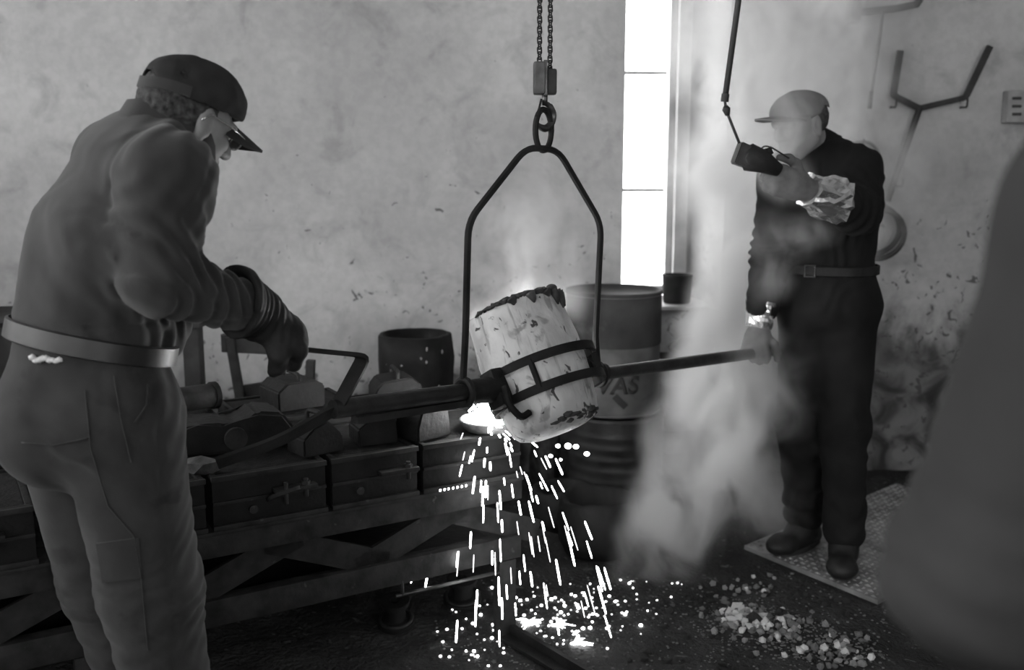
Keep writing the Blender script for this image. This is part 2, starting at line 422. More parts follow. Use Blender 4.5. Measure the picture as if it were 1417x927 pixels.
# ------------------------------------------------------------------ signed-distance modelling for people
def V3(v): return np.array(v, dtype=np.float32)
class SDF:
    def __init__(s, lo, hi, vox):
        s.vox = vox; s.lo = np.array(lo, dtype=np.float64)
        s.n = np.ceil((np.array(hi) - s.lo) / vox).astype(int) + 1
        s.d = np.full(tuple(s.n), .25, dtype=np.float32)
    def block(s, lo, hi):
        a = np.clip(np.floor((np.array(lo) - s.lo) / s.vox).astype(int), 0, s.n); b = np.clip(np.ceil((np.array(hi) - s.lo) / s.vox).astype(int) + 1, 0, s.n)
        if np.any(b <= a): return None, None
        sl = tuple(slice(int(i), int(j)) for i, j in zip(a, b))
        ax = [(s.lo[i] + s.vox * np.arange(a[i], b[i])).astype(np.float32) for i in range(3)]
        return sl, np.stack(np.meshgrid(*ax, indexing='ij'), -1)
    def put(s, f, lo, hi, k, mode):
        pad = max(.03, k * 1.2)
        sl, P = s.block(np.array(lo) - pad, np.array(hi) + pad)
        if sl is None: return
        d = f(P).astype(np.float32); o = s.d[sl]
        if mode == 'sub': d = -d; h = np.maximum(k - abs(o - d), 0) / max(k, 1e-6); s.d[sl] = np.maximum(o, d) + h * h * k * .25; return
        h = np.maximum(k - abs(o - d), 0) / max(k, 1e-6); s.d[sl] = np.minimum(o, d) - h * h * k * .25
    def cone(s, a, b, r1, r2=None, k=.02, mode='add'):
        r2 = r1 if r2 is None else r2; a = V3(a); b = V3(b); ba = b - a; L2 = float(ba @ ba) + 1e-9
        def f(P):
            q = P - a; h = np.clip(q @ ba / L2, 0, 1)
            return np.linalg.norm(q - h[..., None] * ba, axis=-1) - (r1 + (r2 - r1) * h)
        r = max(r1, r2); s.put(f, np.minimum(a, b) - r, np.maximum(a, b) + r, k, mode)
    def chain(s, pts, rs, k=.02):
        for i in range(len(pts) - 1): s.cone(pts[i], pts[i + 1], rs[i], rs[i + 1], k)
    def ecap(s, a, b, side, r1, r2, k=.03, side2=None):
        """tapered limb of elliptic section; r = (half width along side, half depth)"""
        a = V3(a); b = V3(b); ba = b - a; L = float(np.linalg.norm(ba)); t = ba / L
        sd = V3(side); sd2 = V3(side2 if side2 is not None else side)
        def f(P):
            q = P - a; hh = q @ t; h = np.clip(hh / L, 0, 1)
            S = sd + (sd2 - sd) * h[..., None]; S = S - t * (S @ t)[..., None]; S /= np.linalg.norm(S, axis=-1, keepdims=True)
            W = np.cross(np.broadcast_to(t, S.shape), S)
            ru = r1[0] + (r2[0] - r1[0]) * h; rv = r1[1] + (r2[1] - r1[1]) * h
            over = hh - h * L; m = np.minimum(ru, rv)
            e = np.sqrt((np.sum(q * S, -1) / ru) ** 2 + (np.sum(q * W, -1) / rv) ** 2 + (over / (m * .8)) ** 2)
            return (e - 1) * m
        r = max(*r1, *r2); s.put(f, np.minimum(a, b) - r, np.maximum(a, b) + r, k, 'add')
    def ell(s, c, R, r, k=.02, mode='add'):
        c = V3(c); R = np.array(R, dtype=np.float32); r = V3(r)
        def f(P):
            q = (P - c) @ R; k0 = np.linalg.norm(q / r, axis=-1); k1 = np.linalg.norm(q / (r * r), axis=-1)
            return k0 * (k0 - 1) / np.maximum(k1, 1e-6)
        m = float(max(r)); s.put(f, c - m, c + m, k, mode)
    def cut(s, p, n, k=.004):
        """keep the side n points away from"""
        p = V3(p); n = V3(n); n = n / np.linalg.norm(n)
        _, P = s.block(s.lo, s.lo + s.vox * s.n)
        d = ((P - p) @ n)[:s.n[0], :s.n[1], :s.n[2]]; o = s.d; h = np.maximum(k - abs(o - d), 0) / k
        s.d = np.maximum(o, d) + h * h * k * .25
    def displace(s, f, band=.03):
        m = np.abs(s.d) < band; idx = np.argwhere(m)
        P = s.lo + s.vox * idx; s.d[m] -= f(P).astype(np.float32)
    def mesh(s, name):
        d = s.d; d[0] = d[-1] = .01; d[:, 0] = d[:, -1] = .01; d[:, :, 0] = d[:, :, -1] = .01; n = np.array(d.shape); neg = d < 0
        c = np.zeros(n - 1, dtype=np.int8)
        for i in (0, 1):
            for j in (0, 1):
                for k in (0, 1): c += neg[i:n[0] - 1 + i, j:n[1] - 1 + j, k:n[2] - 1 + k]
        cells = np.argwhere((c > 0) & (c < 8)); idm = np.full(n - 1, -1, dtype=np.int64); idm[tuple(cells.T)] = np.arange(len(cells))
        pos = np.zeros((len(cells), 3)); cnt = np.zeros(len(cells))
        cor = [np.array((i, j, k)) for i in (0, 1) for j in (0, 1) for k in (0, 1)]
        vals = [d[tuple((cells + o).T)] for o in cor]
        for a in range(8):
            for b in range(a + 1, 8):
                if abs(cor[a] - cor[b]).sum() != 1: continue
                va, vb = vals[a], vals[b]; m = (va < 0) != (vb < 0)
                t = va[m] / (va[m] - vb[m]); pos[m] += cor[a] + t[:, None] * (cor[b] - cor[a]); cnt[m] += 1
        verts = s.lo + s.vox * (cells + pos / cnt[:, None]); faces = []
        for ax in range(3):
            u, v = (ax + 1) % 3, (ax + 2) % 3
            sa = [slice(None)] * 3; sb = [slice(None)] * 3; sa[ax] = slice(0, n[ax] - 1); sb[ax] = slice(1, n[ax])
            A, B = neg[tuple(sa)], neg[tuple(sb)]
            for flip in (False, True):
                e = np.argwhere((A & ~B) if not flip else (~A & B))
                e = e[(e[:, u] > 0) & (e[:, v] > 0) & (e[:, u] < n[u] - 1) & (e[:, v] < n[v] - 1)]
                du = np.zeros(3, int); du[u] = 1; dv = np.zeros(3, int); dv[v] = 1
                qd = [idm[tuple((e - du * x - dv * y).T)] for x, y in ((1, 1), (0, 1), (0, 0), (1, 0))]
                if flip: qd = qd[::-1]
                faces.append(np.stack(qd, -1))
        faces = np.concatenate(faces)
        me = bpy.data.meshes.new(name); me.vertices.add(len(verts)); me.loops.add(len(faces) * 4); me.polygons.add(len(faces))
        s.verts = verts
        me.vertices.foreach_set('co', verts.astype(np.float32).ravel()); me.loops.foreach_set('vertex_index', faces.ravel().astype(np.int32))
        me.polygons.foreach_set('loop_start', np.arange(len(faces), dtype=np.int32) * 4)
        me.polygons.foreach_set('use_smooth', np.ones(len(faces), dtype=bool)); me.update(calc_edges=True)
        return me
    def near(s, x, y, tol=7):
        """the surface point of the last mesh that the camera meets at picture point x, y"""
        P = s.verts; f = P[:, 1] * CP - (P[:, 2] - CAM_H) * SP; u = 708.5 + F_PX * P[:, 0] / f; w = 463.5 - F_PX * (P[:, 1] * SP + (P[:, 2] - CAM_H) * CP) / f
        m = (u - x) ** 2 + (w - y) ** 2 < tol * tol
        return at(x, y, float(P[m][:, 1].min()) if m.any() else float(P[np.argmin((u - x) ** 2 + (w - y) ** 2)][1]))
    def obj(s, name, m, parent):
        me = s.mesh(name); off = org(parent)
        if off.length: me.transform(Matrix.Translation(-off))
        return link_mesh(name, me, m, parent)
def bounds(pts, pad): 
    a = np.array([tuple(p) for p in pts]); return a.min(0) - pad, a.max(0) + pad
def gauss(P, c, r): return np.exp(-np.sum((P - np.array(tuple(c))) ** 2, -1) / (r * r))
def folds(P, c, r, axis, freq, amp, seed=0, along=None):
    """ridges running round a joint: waves along axis, bent by noise, fading away from c"""
    ax = np.array(tuple(Vector(axis).normalized()))
    w = vnoise(P * 9, seed) * 2.6 + vnoise(P * 22, seed + 5) * .7
    s = np.sin((P @ ax) * freq + w * 2.0); s = np.sign(s) * np.abs(s) ** .8
    return amp * s * gauss(P, c, r)

def hand_sdf(S, wrist, fdir, back, thumb_side, L=.185, curl=(55, 75, 45), spread=.0, r=1.0, thumb=None, k=.007, fat=1.0):
    """palm and five fingers. fdir: wrist to knuckles; back: direction the back of the hand faces; thumb_side: direction of the thumb edge"""
    w = Vector(wrist); x = Vector(fdir).normalized(); z = Vector(back); z = (z - x * z.dot(x)).normalized()
    y = Vector(thumb_side); y = (y - x * y.dot(x) - z * y.dot(z)).normalized()
    pl = L * .52
    R = np.array((x, y, z)).T
    for t, wy in ((.22, .0), (.55, .0), (.85, .0)):
        S.ell(w + x * pl * t, R, (pl * .36, .040 * fat, .017 * fat), .02)
    fl = (.40, .46, .43, .34)
    for i in range(4):
        yy = .031 - i * .0205
        p = w + x * (pl * (1.0 - .03 * abs(i - 1))) + y * (yy * fat)
        ang = 0; pts = [w + x * pl * .5 + y * yy * .8 * fat, p]; seg = (.46, .31, .23)
        for j in range(3):
            ang += math.radians(curl[j] * (1 + .05 * (i - 1)))
            d = x * math.cos(ang) - z * math.sin(ang) + y * spread * (1.5 - i)
            p = p + d * L * fl[i] * seg[j]; pts.append(p)
        rr = np.array((.0115, .0112, .0100, .0092, .0078)) * fat * (1 - .06 * (i == 3))
        S.chain(pts, list(rr), k)
    tb = thumb or (.62, .62, -.5)
    t0 = w + x * pl * .25 + y * .022 * fat - z * .006
    t1 = t0 + (x * .55 + y * .65 - z * .3).normalized() * L * .24
    d = (x * tb[0] + y * tb[1] + z * tb[2]).normalized()
    t2 = t1 + d * L * .18; d2 = (d + (-z * .5 - y * .5)).normalized(); t3 = t2 + d2 * L * .15
    S.chain([t0, t1, t2, t3], [.017 * fat, .0135 * fat, .0118 * fat, .0088 * fat], k)

def head_sdf(S, o, fw, up, neck, nr=.056, k=.012):
    x = Vector(fw).normalized(); z = Vector(up); z = (z - x * z.dot(x)).normalized(); y = z.cross(x)
    R = np.array((x, y, z)).T; o = Vector(o)
    def p(a, b, c): return o + x * a + y * b + z * c
    S.ell(p(-.012, 0, .032), R, (.098, .076, .086), k)
    S.ell(p(.030, 0, -.035), R, (.062, .060, .082), .03)
    S.ell(p(.056, 0, -.090), R, (.034, .036, .026), .03)
    for s in (-1, 1):
        S.cone(p(.0, s * .052, -.055), p(.045, s * .030, -.092), .020, .018, .03)      # jaw line
        S.ell(p(.064, s * .038, -.022), R, (.020, .020, .016), .02)                     # cheek bone
        S.ell(p(.092, s * .031, .004), R, (.016, .019, .012), .012, 'sub')              # eye socket
        S.ell(p(.078, s * .031, .003), R, (.013, .014, .012), .003)                     # eye
        S.ell(p(.081, s * .031, .010), R, (.012, .016, .005), .004)                     # lid
        S.ell(p(-.004, s * .078, -.004), R, (.021, .008, .033), .006)                   # ear
        S.ell(p(-.010, s * .081, -.030), R, (.010, .007, .014), .006)                   # lobe
        S.ell(p(.004, s * .087, -.002), R, (.010, .006, .018), .004, 'sub')             # ear hollow
    S.cone(p(.083, -.040, .020), p(.083, .040, .020), .011, .011, .016)                 # brow
    S.chain([p(.091, 0, .010), p(.106, 0, -.014), p(.113, 0, -.030)], [.0085, .011, .0135], .010)
    for s in (-1, 1): S.ell(p(.098, s * .013, -.034), R, (.011, .008, .008), .006)
    S.ell(p(.089, 0, -.056), R, (.012, .024, .0065), .006); S.ell(p(.088, 0, -.066), R, (.012, .021, .0075), .006)
    S.cone(p(.082, -.018, -.0608), p(.082, .018, -.0608), .003, .003, .002, 'sub') if False else None
    S.cone(p(.074, -.012, -.098), p(.074, .012, -.098), .014, .014, .016)               # chin
    S.cone(p(-.022, 0, -.05), neck, nr, nr * 1.12, .035)
    return p, R, (x, y, z)

def brim_mesh(name, p, m, parent, x0, reach, half, z0, droop, arch, tilt=.0, thick=.005):
    """curved cap peak: p maps head coordinates to the world"""
    nu, nv = 17, 7; top = []
    bm = bmesh.new()
    for layer in (0, 1):
        g = []
        for i in range(nu):
            u = -1 + 2 * i / (nu - 1); row = []
            inner = x0 - .055 * u * u; outer = inner + reach * math.sqrt(max(0, 1 - abs(u) ** 2.6)) + .002
            for j in range(nv):
                t = j / (nv - 1); X = inner + (outer - inner) * t
                Zz = z0 - arch * u * u - droop * (X - x0 + .055) - layer * thick
                row.append(bm.verts.new(p(X, u * half * (1 - .04 * t), Zz)))
            g.append(row)
        top.append(g)
    for g, flip in ((top[0], 0), (top[1], 1)):
        for i in range(nu - 1):
            for j in range(nv - 1):
                f = (g[i][j], g[i + 1][j], g[i + 1][j + 1], g[i][j + 1]); bm.faces.new(f if not flip else f[::-1])
    a, b = top
    for i in range(nu - 1):
        for j in (0, nv - 1): bm.faces.new((a[i][j], a[i + 1][j], b[i + 1][j], b[i][j]))
    for j in range(nv - 1):
        for i in (0, nu - 1): bm.faces.new((a[i][j], a[i][j + 1], b[i][j + 1], b[i][j]))
    return build(name, bm, m, parent, 'auto')
def ring_band(name, c, n, ru, rv, side, h, th, m, parent, wob=None, seg=48):
    """flat band round a body: ellipse centre c, axis n, half axes ru along side"""
    n = Vector(n).normalized(); s = Vector(side); s = (s - n * s.dot(n)).normalized(); w = n.cross(s)
    bm = bmesh.new(); rings = []
    for i in range(seg):
        a = 2 * math.pi * i / seg; e = s * math.cos(a) * ru + w * math.sin(a) * rv; o = e.normalized()
        cc = Vector(c) + (Vector(wob(a)) if wob else Vector())
        rings.append([bm.verts.new(cc + e + o * dt + n * dz) for dt, dz in ((0, -h / 2), (th, -h / 2 + .003), (th, h / 2 - .003), (0, h / 2))])
    for i in range(seg):
        r0, r1 = rings[i], rings[(i + 1) % seg]
        for j in range(4): bm.faces.new((r0[j], r0[(j + 1) % 4], r1[(j + 1) % 4], r1[j]))
    return build(name, bm, m, parent, 'auto')

# ------------------------------------------------------------------ crucible, carrying shank, sling, hoist
PA = at(470, 565, 2.35); PB = at(1066, 486, 3.66)
PD = (PB - PA).normalized()                                     # shank axis, from the left man to the right man
def on_pole(x):
    """point of the shank axis that stands over picture column x"""
    k = (x - 708.5) / F_PX
    lo, hi = -.2, 1.2
    for _ in range(50):
        t = (lo + hi) / 2; p = PA + (PB - PA) * t
        f = p.y * CP - (p.z - CAM_H) * SP
        if p.x / f < k: lo = t
        else: hi = t
    return PA + (PB - PA) * ((lo + hi) / 2)
def on_plane(x, y): return at(x, y, on_pole(x).y)
HZ = Vector((PD.x, PD.y, 0)).normalized(); NB = Vector((-HZ.y, HZ.x, 0))     # NB: level, away from the camera and left
TILT = math.radians(30)
CA = (Vector((0, 0, 1)) * math.cos(TILT) + NB * math.sin(TILT)).normalized()  # crucible axis
CN = (NB * math.cos(TILT) - Vector((0, 0, 1)) * math.sin(TILT)).normalized()  # towards the pouring lip
CC = at(741, 512, 2.81)
CM = basis(CC, HZ, CN, CA)

def glaze_mat():
    m = bpy.data.materials.new('crucible_glaze'); m.use_nodes = True; nt = m.node_tree; N = nt.nodes; L = nt.links; b = N['Principled BSDF']
    b.inputs['Roughness'].default_value = .45
    tc = N.new('ShaderNodeTexCoord'); r = N.new('ShaderNodeMapping'); r.inputs['Rotation'].default_value = CM.to_3x3().inverted().to_euler('XYZ'); L.new(tc.outputs['Object'], r.inputs[0])
    def nz(sx, sz, det, dist=0.):
        q = N.new('ShaderNodeMapping'); q.inputs['Scale'].default_value = (sx, sx, sz); L.new(r.outputs[0], q.inputs[0])
        n = N.new('ShaderNodeTexNoise'); n.inputs['Scale'].default_value = 1; n.inputs['Detail'].default_value = det; n.inputs['Distortion'].default_value = dist; L.new(q.outputs[0], n.inputs['Vector']); return n.outputs['Fac']
    def mp(f, a, b_, c, d):
        n = N.new('ShaderNodeMapRange'); n.interpolation_type = 'SMOOTHSTEP'
        for i, q in zip((1, 2, 3, 4), (a, b_, c, d)): n.inputs[i].default_value = q
        L.new(f, n.inputs[0]); return n.outputs[0]
    def mix(f, a, c):
        n = N.new('ShaderNodeMix'); n.data_type = 'FLOAT'; L.new(f, n.inputs[0])
        for k, q in ((2, a), (3, c)):
            if isinstance(q, (int, float)): n.inputs[k].default_value = q
            else: L.new(q, n.inputs[k])
        return n.outputs[0]
    v = mp(nz(14, 10, 6), .3, .7, .62, .88)
    v = mix(mp(nz(42, 5, 5, .4), .55, .70, 0, .7), v, .30)                 # runs down the wall
    v = mix(mp(nz(16, 12, 9, 1.2), .58, .68, 0, .75), v, .28)                # cloudy grey glaze
    v = mix(mp(nz(30, 24, 9, .8), .62, .67, 0, .95), v, .035)               # burnt flecks
    cb = N.new('ShaderNodeCombineColor')
    for k in range(3): L.new(v, cb.inputs[k])
    L.new(cb.outputs[0], b.inputs['Base Color'])
    bp_ = N.new('ShaderNodeBump'); bp_.inputs['Strength'].default_value = .7; bp_.inputs['Distance'].default_value = .006; L.new(nz(34, 22, 8, .5), bp_.inputs['Height']); L.new(bp_.outputs[0], b.inputs['Normal'])
    MAT['crucible_glaze'] = m
glaze_mat()
cr = thing('crucible', 'glazed pale crucible tipped over and pouring, slung between the two men', 'crucible', CC - CA * .2)
prof = [(0, -.192), (.085, -.190), (.112, -.180), (.128, -.160), (.137, -.125), (.147, -.06), (.1505, 0), (.1495, .06), (.145, .12), (.141, .172), (.139, .186),
        (.133, .193), (.121, .190), (.117, .17), (.119, .0), (.105, -.12), (.06, -.15), (0, -.155)]
wn = lambda i, z: 1 + .010 * math.sin(i * .9 + z * 30) + .006 * math.sin(i * 2.3 - z * 55)
bm = bmesh.new(); lathe(bm, prof, 56, CM, wn); build('shell', bm, MAT['crucible_glaze'], cr, True)
bm = bmesh.new()
for i in range(26):                                            # slag crust on the rim
    a = -math.pi * .98 + i * math.pi * .92 / 25 if i < 20 else random.uniform(0, 6.28)
    h = random.uniform(.003, .010); rr = .135
    p = CM @ Vector((rr * math.cos(a), rr * math.sin(a), .187 + h * .3))
    v = bmesh.ops.create_icosphere(bm, subdivisions=2, radius=1)['verts']
    bmesh.ops.transform(bm, matrix=CM.to_3x3().to_4x4() @ Matrix.Rotation(a, 4, 'Z') @ Matrix.Diagonal((.0085, .024, h, 1)), verts=v)
    for q in v: q.co += p + Vector((random.uniform(-.004, .004), random.uniform(-.004, .004), random.uniform(-.004, .004)))
for (ax, zz, l) in ((-1.30, .187, .045), (-1.12, .187, .055), (-.95, .187, .03), (-1.9, .187, .03), (-.75, .187, .04), (-1.5, .187, .02), (-2.3, .187, .02)):
    pts = [CM @ Vector(((.1425 + .004 * j / 3) * math.cos(ax + .02 * math.sin(j)), (.1425 + .004 * j / 3) * math.sin(ax + .02 * math.sin(j)), zz - l * j / 3)) for j in range(4)]
    tube(bm, pts, .011, 7, scales=[1.5, 1.2, .8, .25])
build('slag_rim', bm, MAT['crucible_slag'], cr, True)['kind'] = 'stuff'; bm = bmesh.new()
p = CM @ Vector((.136 * math.cos(-1.15), .136 * math.sin(-1.15), .198))
v = bmesh.ops.create_icosphere(bm, subdivisions=2, radius=.014)['verts']
for q in v: q.co = Vector((q.co.x * 1.2, q.co.y, q.co.z * .9)) + p
build('slag_knob', bm, MAT['crucible_slag'], cr, True)
bm = bmesh.new()                                                # crusty drips at the foot
for i in range(22):
    a = random.uniform(-2.4, -.2); rr = random.uniform(.10, .13); z = -.165 - .018 * (.13 - rr) / .03
    p = CM @ Vector((rr * math.cos(a), rr * math.sin(a), z))
    v = bmesh.ops.create_icosphere(bm, subdivisions=1, radius=1)['verts']
    bmesh.ops.transform(bm, matrix=CM.to_3x3().to_4x4() @ Matrix.Rotation(a, 4, 'Z') @ Matrix.Diagonal((.012, random.uniform(.01, .03), random.uniform(.004, .009), 1)), verts=v)
    for q in v: q.co += p
build('crusted_foot', bm, MAT['crucible_slag'], cr, True)['kind'] = 'stuff'
LD = CN * math.cos(.20) + HZ * math.sin(.20); LIP = CC + CA * .190 + LD * .143
bm = bmesh.new(); pts = [CC + CA * .186 + LD * .125, LIP + Vector((0, 0, .002)), LIP + NB * .02 - Vector((0, 0, .012))]
sweep(bm, pts, [(-.035, .0), (-.02, -.012), (.02, -.012), (.035, 0), (.018, -.004), (-.018, -.004)], CA)
build('pouring_lip', bm, MAT['crucible_slag'], cr, 'auto')
bm = bmesh.new()                                                # level metal inside, brimming at the lip
zl = LIP.z - .006; vs = []
for i in range(32):
    a = 2 * math.pi * i / 32; d = CM.to_3x3() @ Vector((.116 * math.cos(a), .116 * math.sin(a), 0)); o = CC + d
    t = (zl - o.z) / CA.z; t = min(t, .186); vs.append(bm.verts.new(o + CA * t))
bm.faces.new(vs); build('molten_metal', bm, MAT['molten_surface'], cr)

sh = thing('carrying_shank', 'long iron crucible shank with ring and forked flat-bar handles, held by both men', 'crucible shank', on_pole(741))
pl, pr = on_pole(664), on_pole(818)
def pole_part(name, a, b, r, m='iron', n=14, parent=sh):
    bm = bmesh.new(); tube(bm, [a, b], r, n); return build(name, bm, MAT[m], parent, 'auto')
pole_part('pole', PA - PD * .02, pl, .0235); pole_part('pole', pr, PB, .0205)
pole_part('pole_tip', PB, PB + PD * .03, .008)
RC = (pl + pr) / 2 + HZ * .005; RC = CC + CA * ((RC - CC).dot(CA)) + HZ * ((RC - CC).dot(HZ))
RR = .166
def ring_pts(h, r=RR, n=48, a0=0, a1=2 * math.pi):
    return [RC + CA * h + (HZ * math.cos(a0 + (a1 - a0) * i / n) + CN * math.sin(a0 + (a1 - a0) * i / n)) * r for i in range(n)]
for h in (.038, -.045):
    bm = bmesh.new(); sweep(bm, ring_pts(h), rect(.012, .024), CA, True); build('ring_band', bm, MAT['dark_iron'], sh, 'auto')
for a in (-.62, -2.45, .7, 2.4):
    bm = bmesh.new(); d = HZ * math.cos(a) + CN * math.sin(a); tube(bm, [RC + CA * .038 + d * RR, RC - CA * .045 + d * RR], .009, 6); build('ring_strut', bm, MAT['dark_iron'], sh)
for s, p in ((-1, pl), (1, pr)):
    bm = bmesh.new(); q = RC + HZ * s * (RR + .004)
    add_box(bm, q + HZ * s * .012, (.05, .06, .11), M=basis(Vector(), HZ, CN, CA), bevel=.012); build('ring_socket', bm, MAT['dark_iron'], sh, 'auto')
    bm = bmesh.new(); tube(bm, [q, p + HZ * s * .05], .034, 14, scales=[1.15, .95]); build('collar', bm, MAT['dark_iron'], sh, 'auto')
bm = bmesh.new()                                                 # hooked latch under the near side of the ring
h0 = RC - HZ * (RR + .035) - CN * .055 - CA * .01
tube(bm, fillet([h0, h0 - CA * .05 - HZ * .012, h0 - CA * .095 + HZ * .015, h0 - CA * .085 + HZ * .05], .02), .010, 8); build('latch_hook', bm, MAT['dark_iron'], sh, 'auto')
bm = bmesh.new(); sweep(bm, fillet([PA + PD * .05, PA - PD * .01, at(505, 492, 2.35), at(424, 484, 2.27)], .022), rect(.010, .034), (0, -1, .2)); build('upper_handle', bm, MAT['dark_iron'], sh, 'auto')
bm = bmesh.new(); sweep(bm, fillet([PA + PD * .05, PA - PD * .01, at(388, 610, 2.31), at(300, 641, 2.26)], .05), rect(.010, .034), (0, -.6, .8)); build('lower_handle', bm, MAT['dark_iron'], sh, 'auto')
bm = bmesh.new(); sweep(bm, [on_pole(490) - Vector((0, 0, .034)), on_pole(640) - Vector((0, 0, .030))], rect(.03, .018)); build('stiffening_bar', bm, MAT['iron'], sh)

ba = thing('lifting_sling', 'bent iron lifting bail hanging from the hoist hook around the crucible', 'lifting bail', on_plane(748, 205))
s1 = on_plane(643, 525); s2 = on_plane(826, 519)
pts = fillet([on_pole(643) + Vector((-.004, 0, .036)), on_plane(644, 470), on_plane(648, 306), on_plane(728, 204), on_plane(772, 207), on_plane(832, 310), on_plane(824, 470), on_pole(827) + Vector((0, 0, .036))], .045, 5)
bm = bmesh.new(); tube(bm, pts, .0095, 8); build('bail_bar', bm, MAT['dark_iron'], ba, 'auto')
for s in (on_pole(643), on_pole(827)):
    bm = bmesh.new(); q = [s + (Vector((0, 0, 1)) * math.cos(a) + NB * math.sin(a)) * .034 for a in np.linspace(0, 2 * math.pi, 17)[:-1]]
    tube(bm, q, .0095, 8, True); build('pole_eye', bm, MAT['dark_iron'], ba, 'auto')
e0 = on_plane(752, 180); bm = bmesh.new()
rp = []
for a in np.linspace(0, 2 * math.pi, 29)[:-1]:
    rp.append(e0 + HZ * .7 * .036 * math.cos(a) * 1.25 + Vector((0, 0, 1)) * .056 * math.sin(a))
tube(bm, rp, .0085, 8, True); build('lifting_eye', bm, MAT['dark_iron'], ba, 'auto')

hb = thing('hoist_block', 'small two-cheeked hoist block with a safety hook under the chains', 'hoist hook', on_plane(753, 130))
def px_box(name, x0, y0, x1, y1, Y, depth, m, parent, bevel=.006, rz=0):
    a = at(x0, y0, Y); b = at(x1, y1, Y); bm = bmesh.new()
    add_box(bm, ((a.x + b.x) / 2, Y, (a.z + b.z) / 2), (abs(b.x - a.x), depth, abs(a.z - b.z)), rz, bevel=bevel); return build(name, bm, MAT[m], parent, 'auto')
YB = on_pole(753).y
px_box('cheek', 738, 86, 754, 131, YB, .06, 'worn_steel', hb); px_box('cheek', 756.5, 96, 770, 131, YB + .01, .055, 'iron', hb)
px_box('centre_plate', 752, 84, 757, 133, YB, .05, 'worn_steel', hb, .002)
bm = bmesh.new(); tube(bm, [on_plane(754, 128), on_plane(754, 146)], .008, 10); build('swivel', bm, MAT['worn_steel'], hb, True)
bm = bmesh.new()
hp = fillet([on_plane(754, 142), on_plane(760, 146), on_plane(766, 158), on_plane(763, 172), on_plane(754, 179), on_plane(745, 174), on_plane(741, 166)], .012, 3)
tube(bm, hp, .0105, 9, scales=[.75] * 3 + [1.0] * (len(hp) - 9) + [.9, .8, .7, .6, .5, .4], up=(0, 1, 0)); build('hook', bm, MAT['worn_steel'], hb, 'auto')
bm = bmesh.new(); sweep(bm, [on_plane(749, 138), on_plane(746, 150), on_plane(742, 162)], rect(.006, .018), (0, 1, 0)); build('safety_latch', bm, MAT['dark_iron'], hb)
# chains: every link is a part, links share one mesh
bm = bmesh.new(); lp = []
for a in np.linspace(0, 2 * math.pi, 13)[:-1]:
    lp.append(Vector((.0062 * math.cos(a), 0, .0055 * math.sin(a) + (.0048 if math.sin(a) > 0 else -.0048))))
tube(bm, lp, .0023, 5, True, up=(0, 1, 0)); link_me = bpy.data.meshes.new('chain_link'); bm.to_mesh(link_me); bm.free(); link_me.materials.append(MAT['iron'])
HOIST_Z = 2.45
for x, y, lab in ((746.5, 86, 'left chain strand running up from the hoist block'), (761, 98, 'right chain strand entering the hoist block lower down')):
    p0 = on_plane(x, y); ch = thing('hoist_chain', ('load chain strand joined to the lighter cheek of the hoist block' if x < 750 else 'load chain strand joined to the darker cheek of the hoist block'), 'chain', p0, 'hoist chains')
    i = 0; z = p0.z
    while z < HOIST_Z + .01:
        o = link_mesh('link', link_me, None, ch); o.location = (0, 0, z - p0.z + .004); o.rotation_euler = (0, 0, .5 + (math.pi / 2 if i % 2 else 0)); z += .0135; i += 1
hz0 = on_plane(753, 100)
h = thing('chain_hoist', 'chain hoist body on the overhead beam, carrying the load chains', 'hoist', (hz0.x, hz0.y, HOIST_Z))
bm = bmesh.new(); add_box(bm, (hz0.x, hz0.y, HOIST_Z + .13), (.3, .18, .26), bevel=.03); build('housing', bm, MAT['worn_steel'], h, 'auto')
bm = bmesh.new(); tube(bm, [(hz0.x, hz0.y, HOIST_Z + .25), (hz0.x, hz0.y, 3.2)], .02, 10); build('hanger', bm, MAT['iron'], h, 'auto')
bm = bmesh.new(); add_box(bm, (.3, hz0.y, 3.26), (8.3, .1, .012)); add_box(bm, (.3, hz0.y, 3.44), (8.3, .1, .012)); add_box(bm, (.3, hz0.y, 3.35), (8.3, .01, .17))
tag(build('trim_3', bm, MAT['iron']), kind='structure')

# ------------------------------------------------------------------ moulding bench with flasks
B0 = Vector((-.08, 2.924, 0)); BD = Vector((.862, .507, 0)).normalized(); BN = Vector((-BD.y, BD.x, 0))
BRZ = math.atan2(BD.y, BD.x)
def bp(s, t, z): return B0 + BD * s + BN * t + Vector((0, 0, z))
def bbox(name, s0, s1, t0, t1, z0, z1, m, parent, bevel=.004):
    bm = bmesh.new(); add_box(bm, bp((s0 + s1) / 2, (t0 + t1) / 2, (z0 + z1) / 2), (s1 - s0, t1 - t0, z1 - z0), BRZ, bevel=bevel); return build(name, bm, MAT[m], parent, 'auto')
ZT = .52; S0, S1 = -2.3, .13
be = thing('moulding_bench', 'black iron truss bench carrying the casting flasks', 'bench', bp(-1, .4, 0))
for t in (.0, .72):
    bbox('top_rail', S0, S1, t, t + .05, .445, ZT - .012, 'rail_iron', be)
    bbox('bottom_rail', S0, S1, t + .005, t + .05, .25, .325, 'rail_iron', be)
    n = 9
    for i in range(n):
        sa = S0 + .1 + i * .262; za, zb = (.325, .447) if i % 2 else (.447, .325)
        a = bp(sa - .02, t + .03, za); b = bp(sa + .262 + .02, t + .03, zb)
        bm = bmesh.new(); sweep(bm, [a - (b - a) * .08, b + (b - a) * .08], rect(.014, .075), (0, 0, 1)); build('brace', bm, MAT['rail_iron'], be)
for s in (S0 + .04, -1.15, S1 - .05):
    for t in (.002, .722): bbox('leg', s - .03, s + .03, t, t + .045, -.02, .25, 'rail_iron', be)
for s in (S0 + .05, -1.15, S1 - .05): bbox('cross_bar', s - .02, s + .02, .05, .72, .46, ZT - .014, 'rail_iron', be)
i = 0
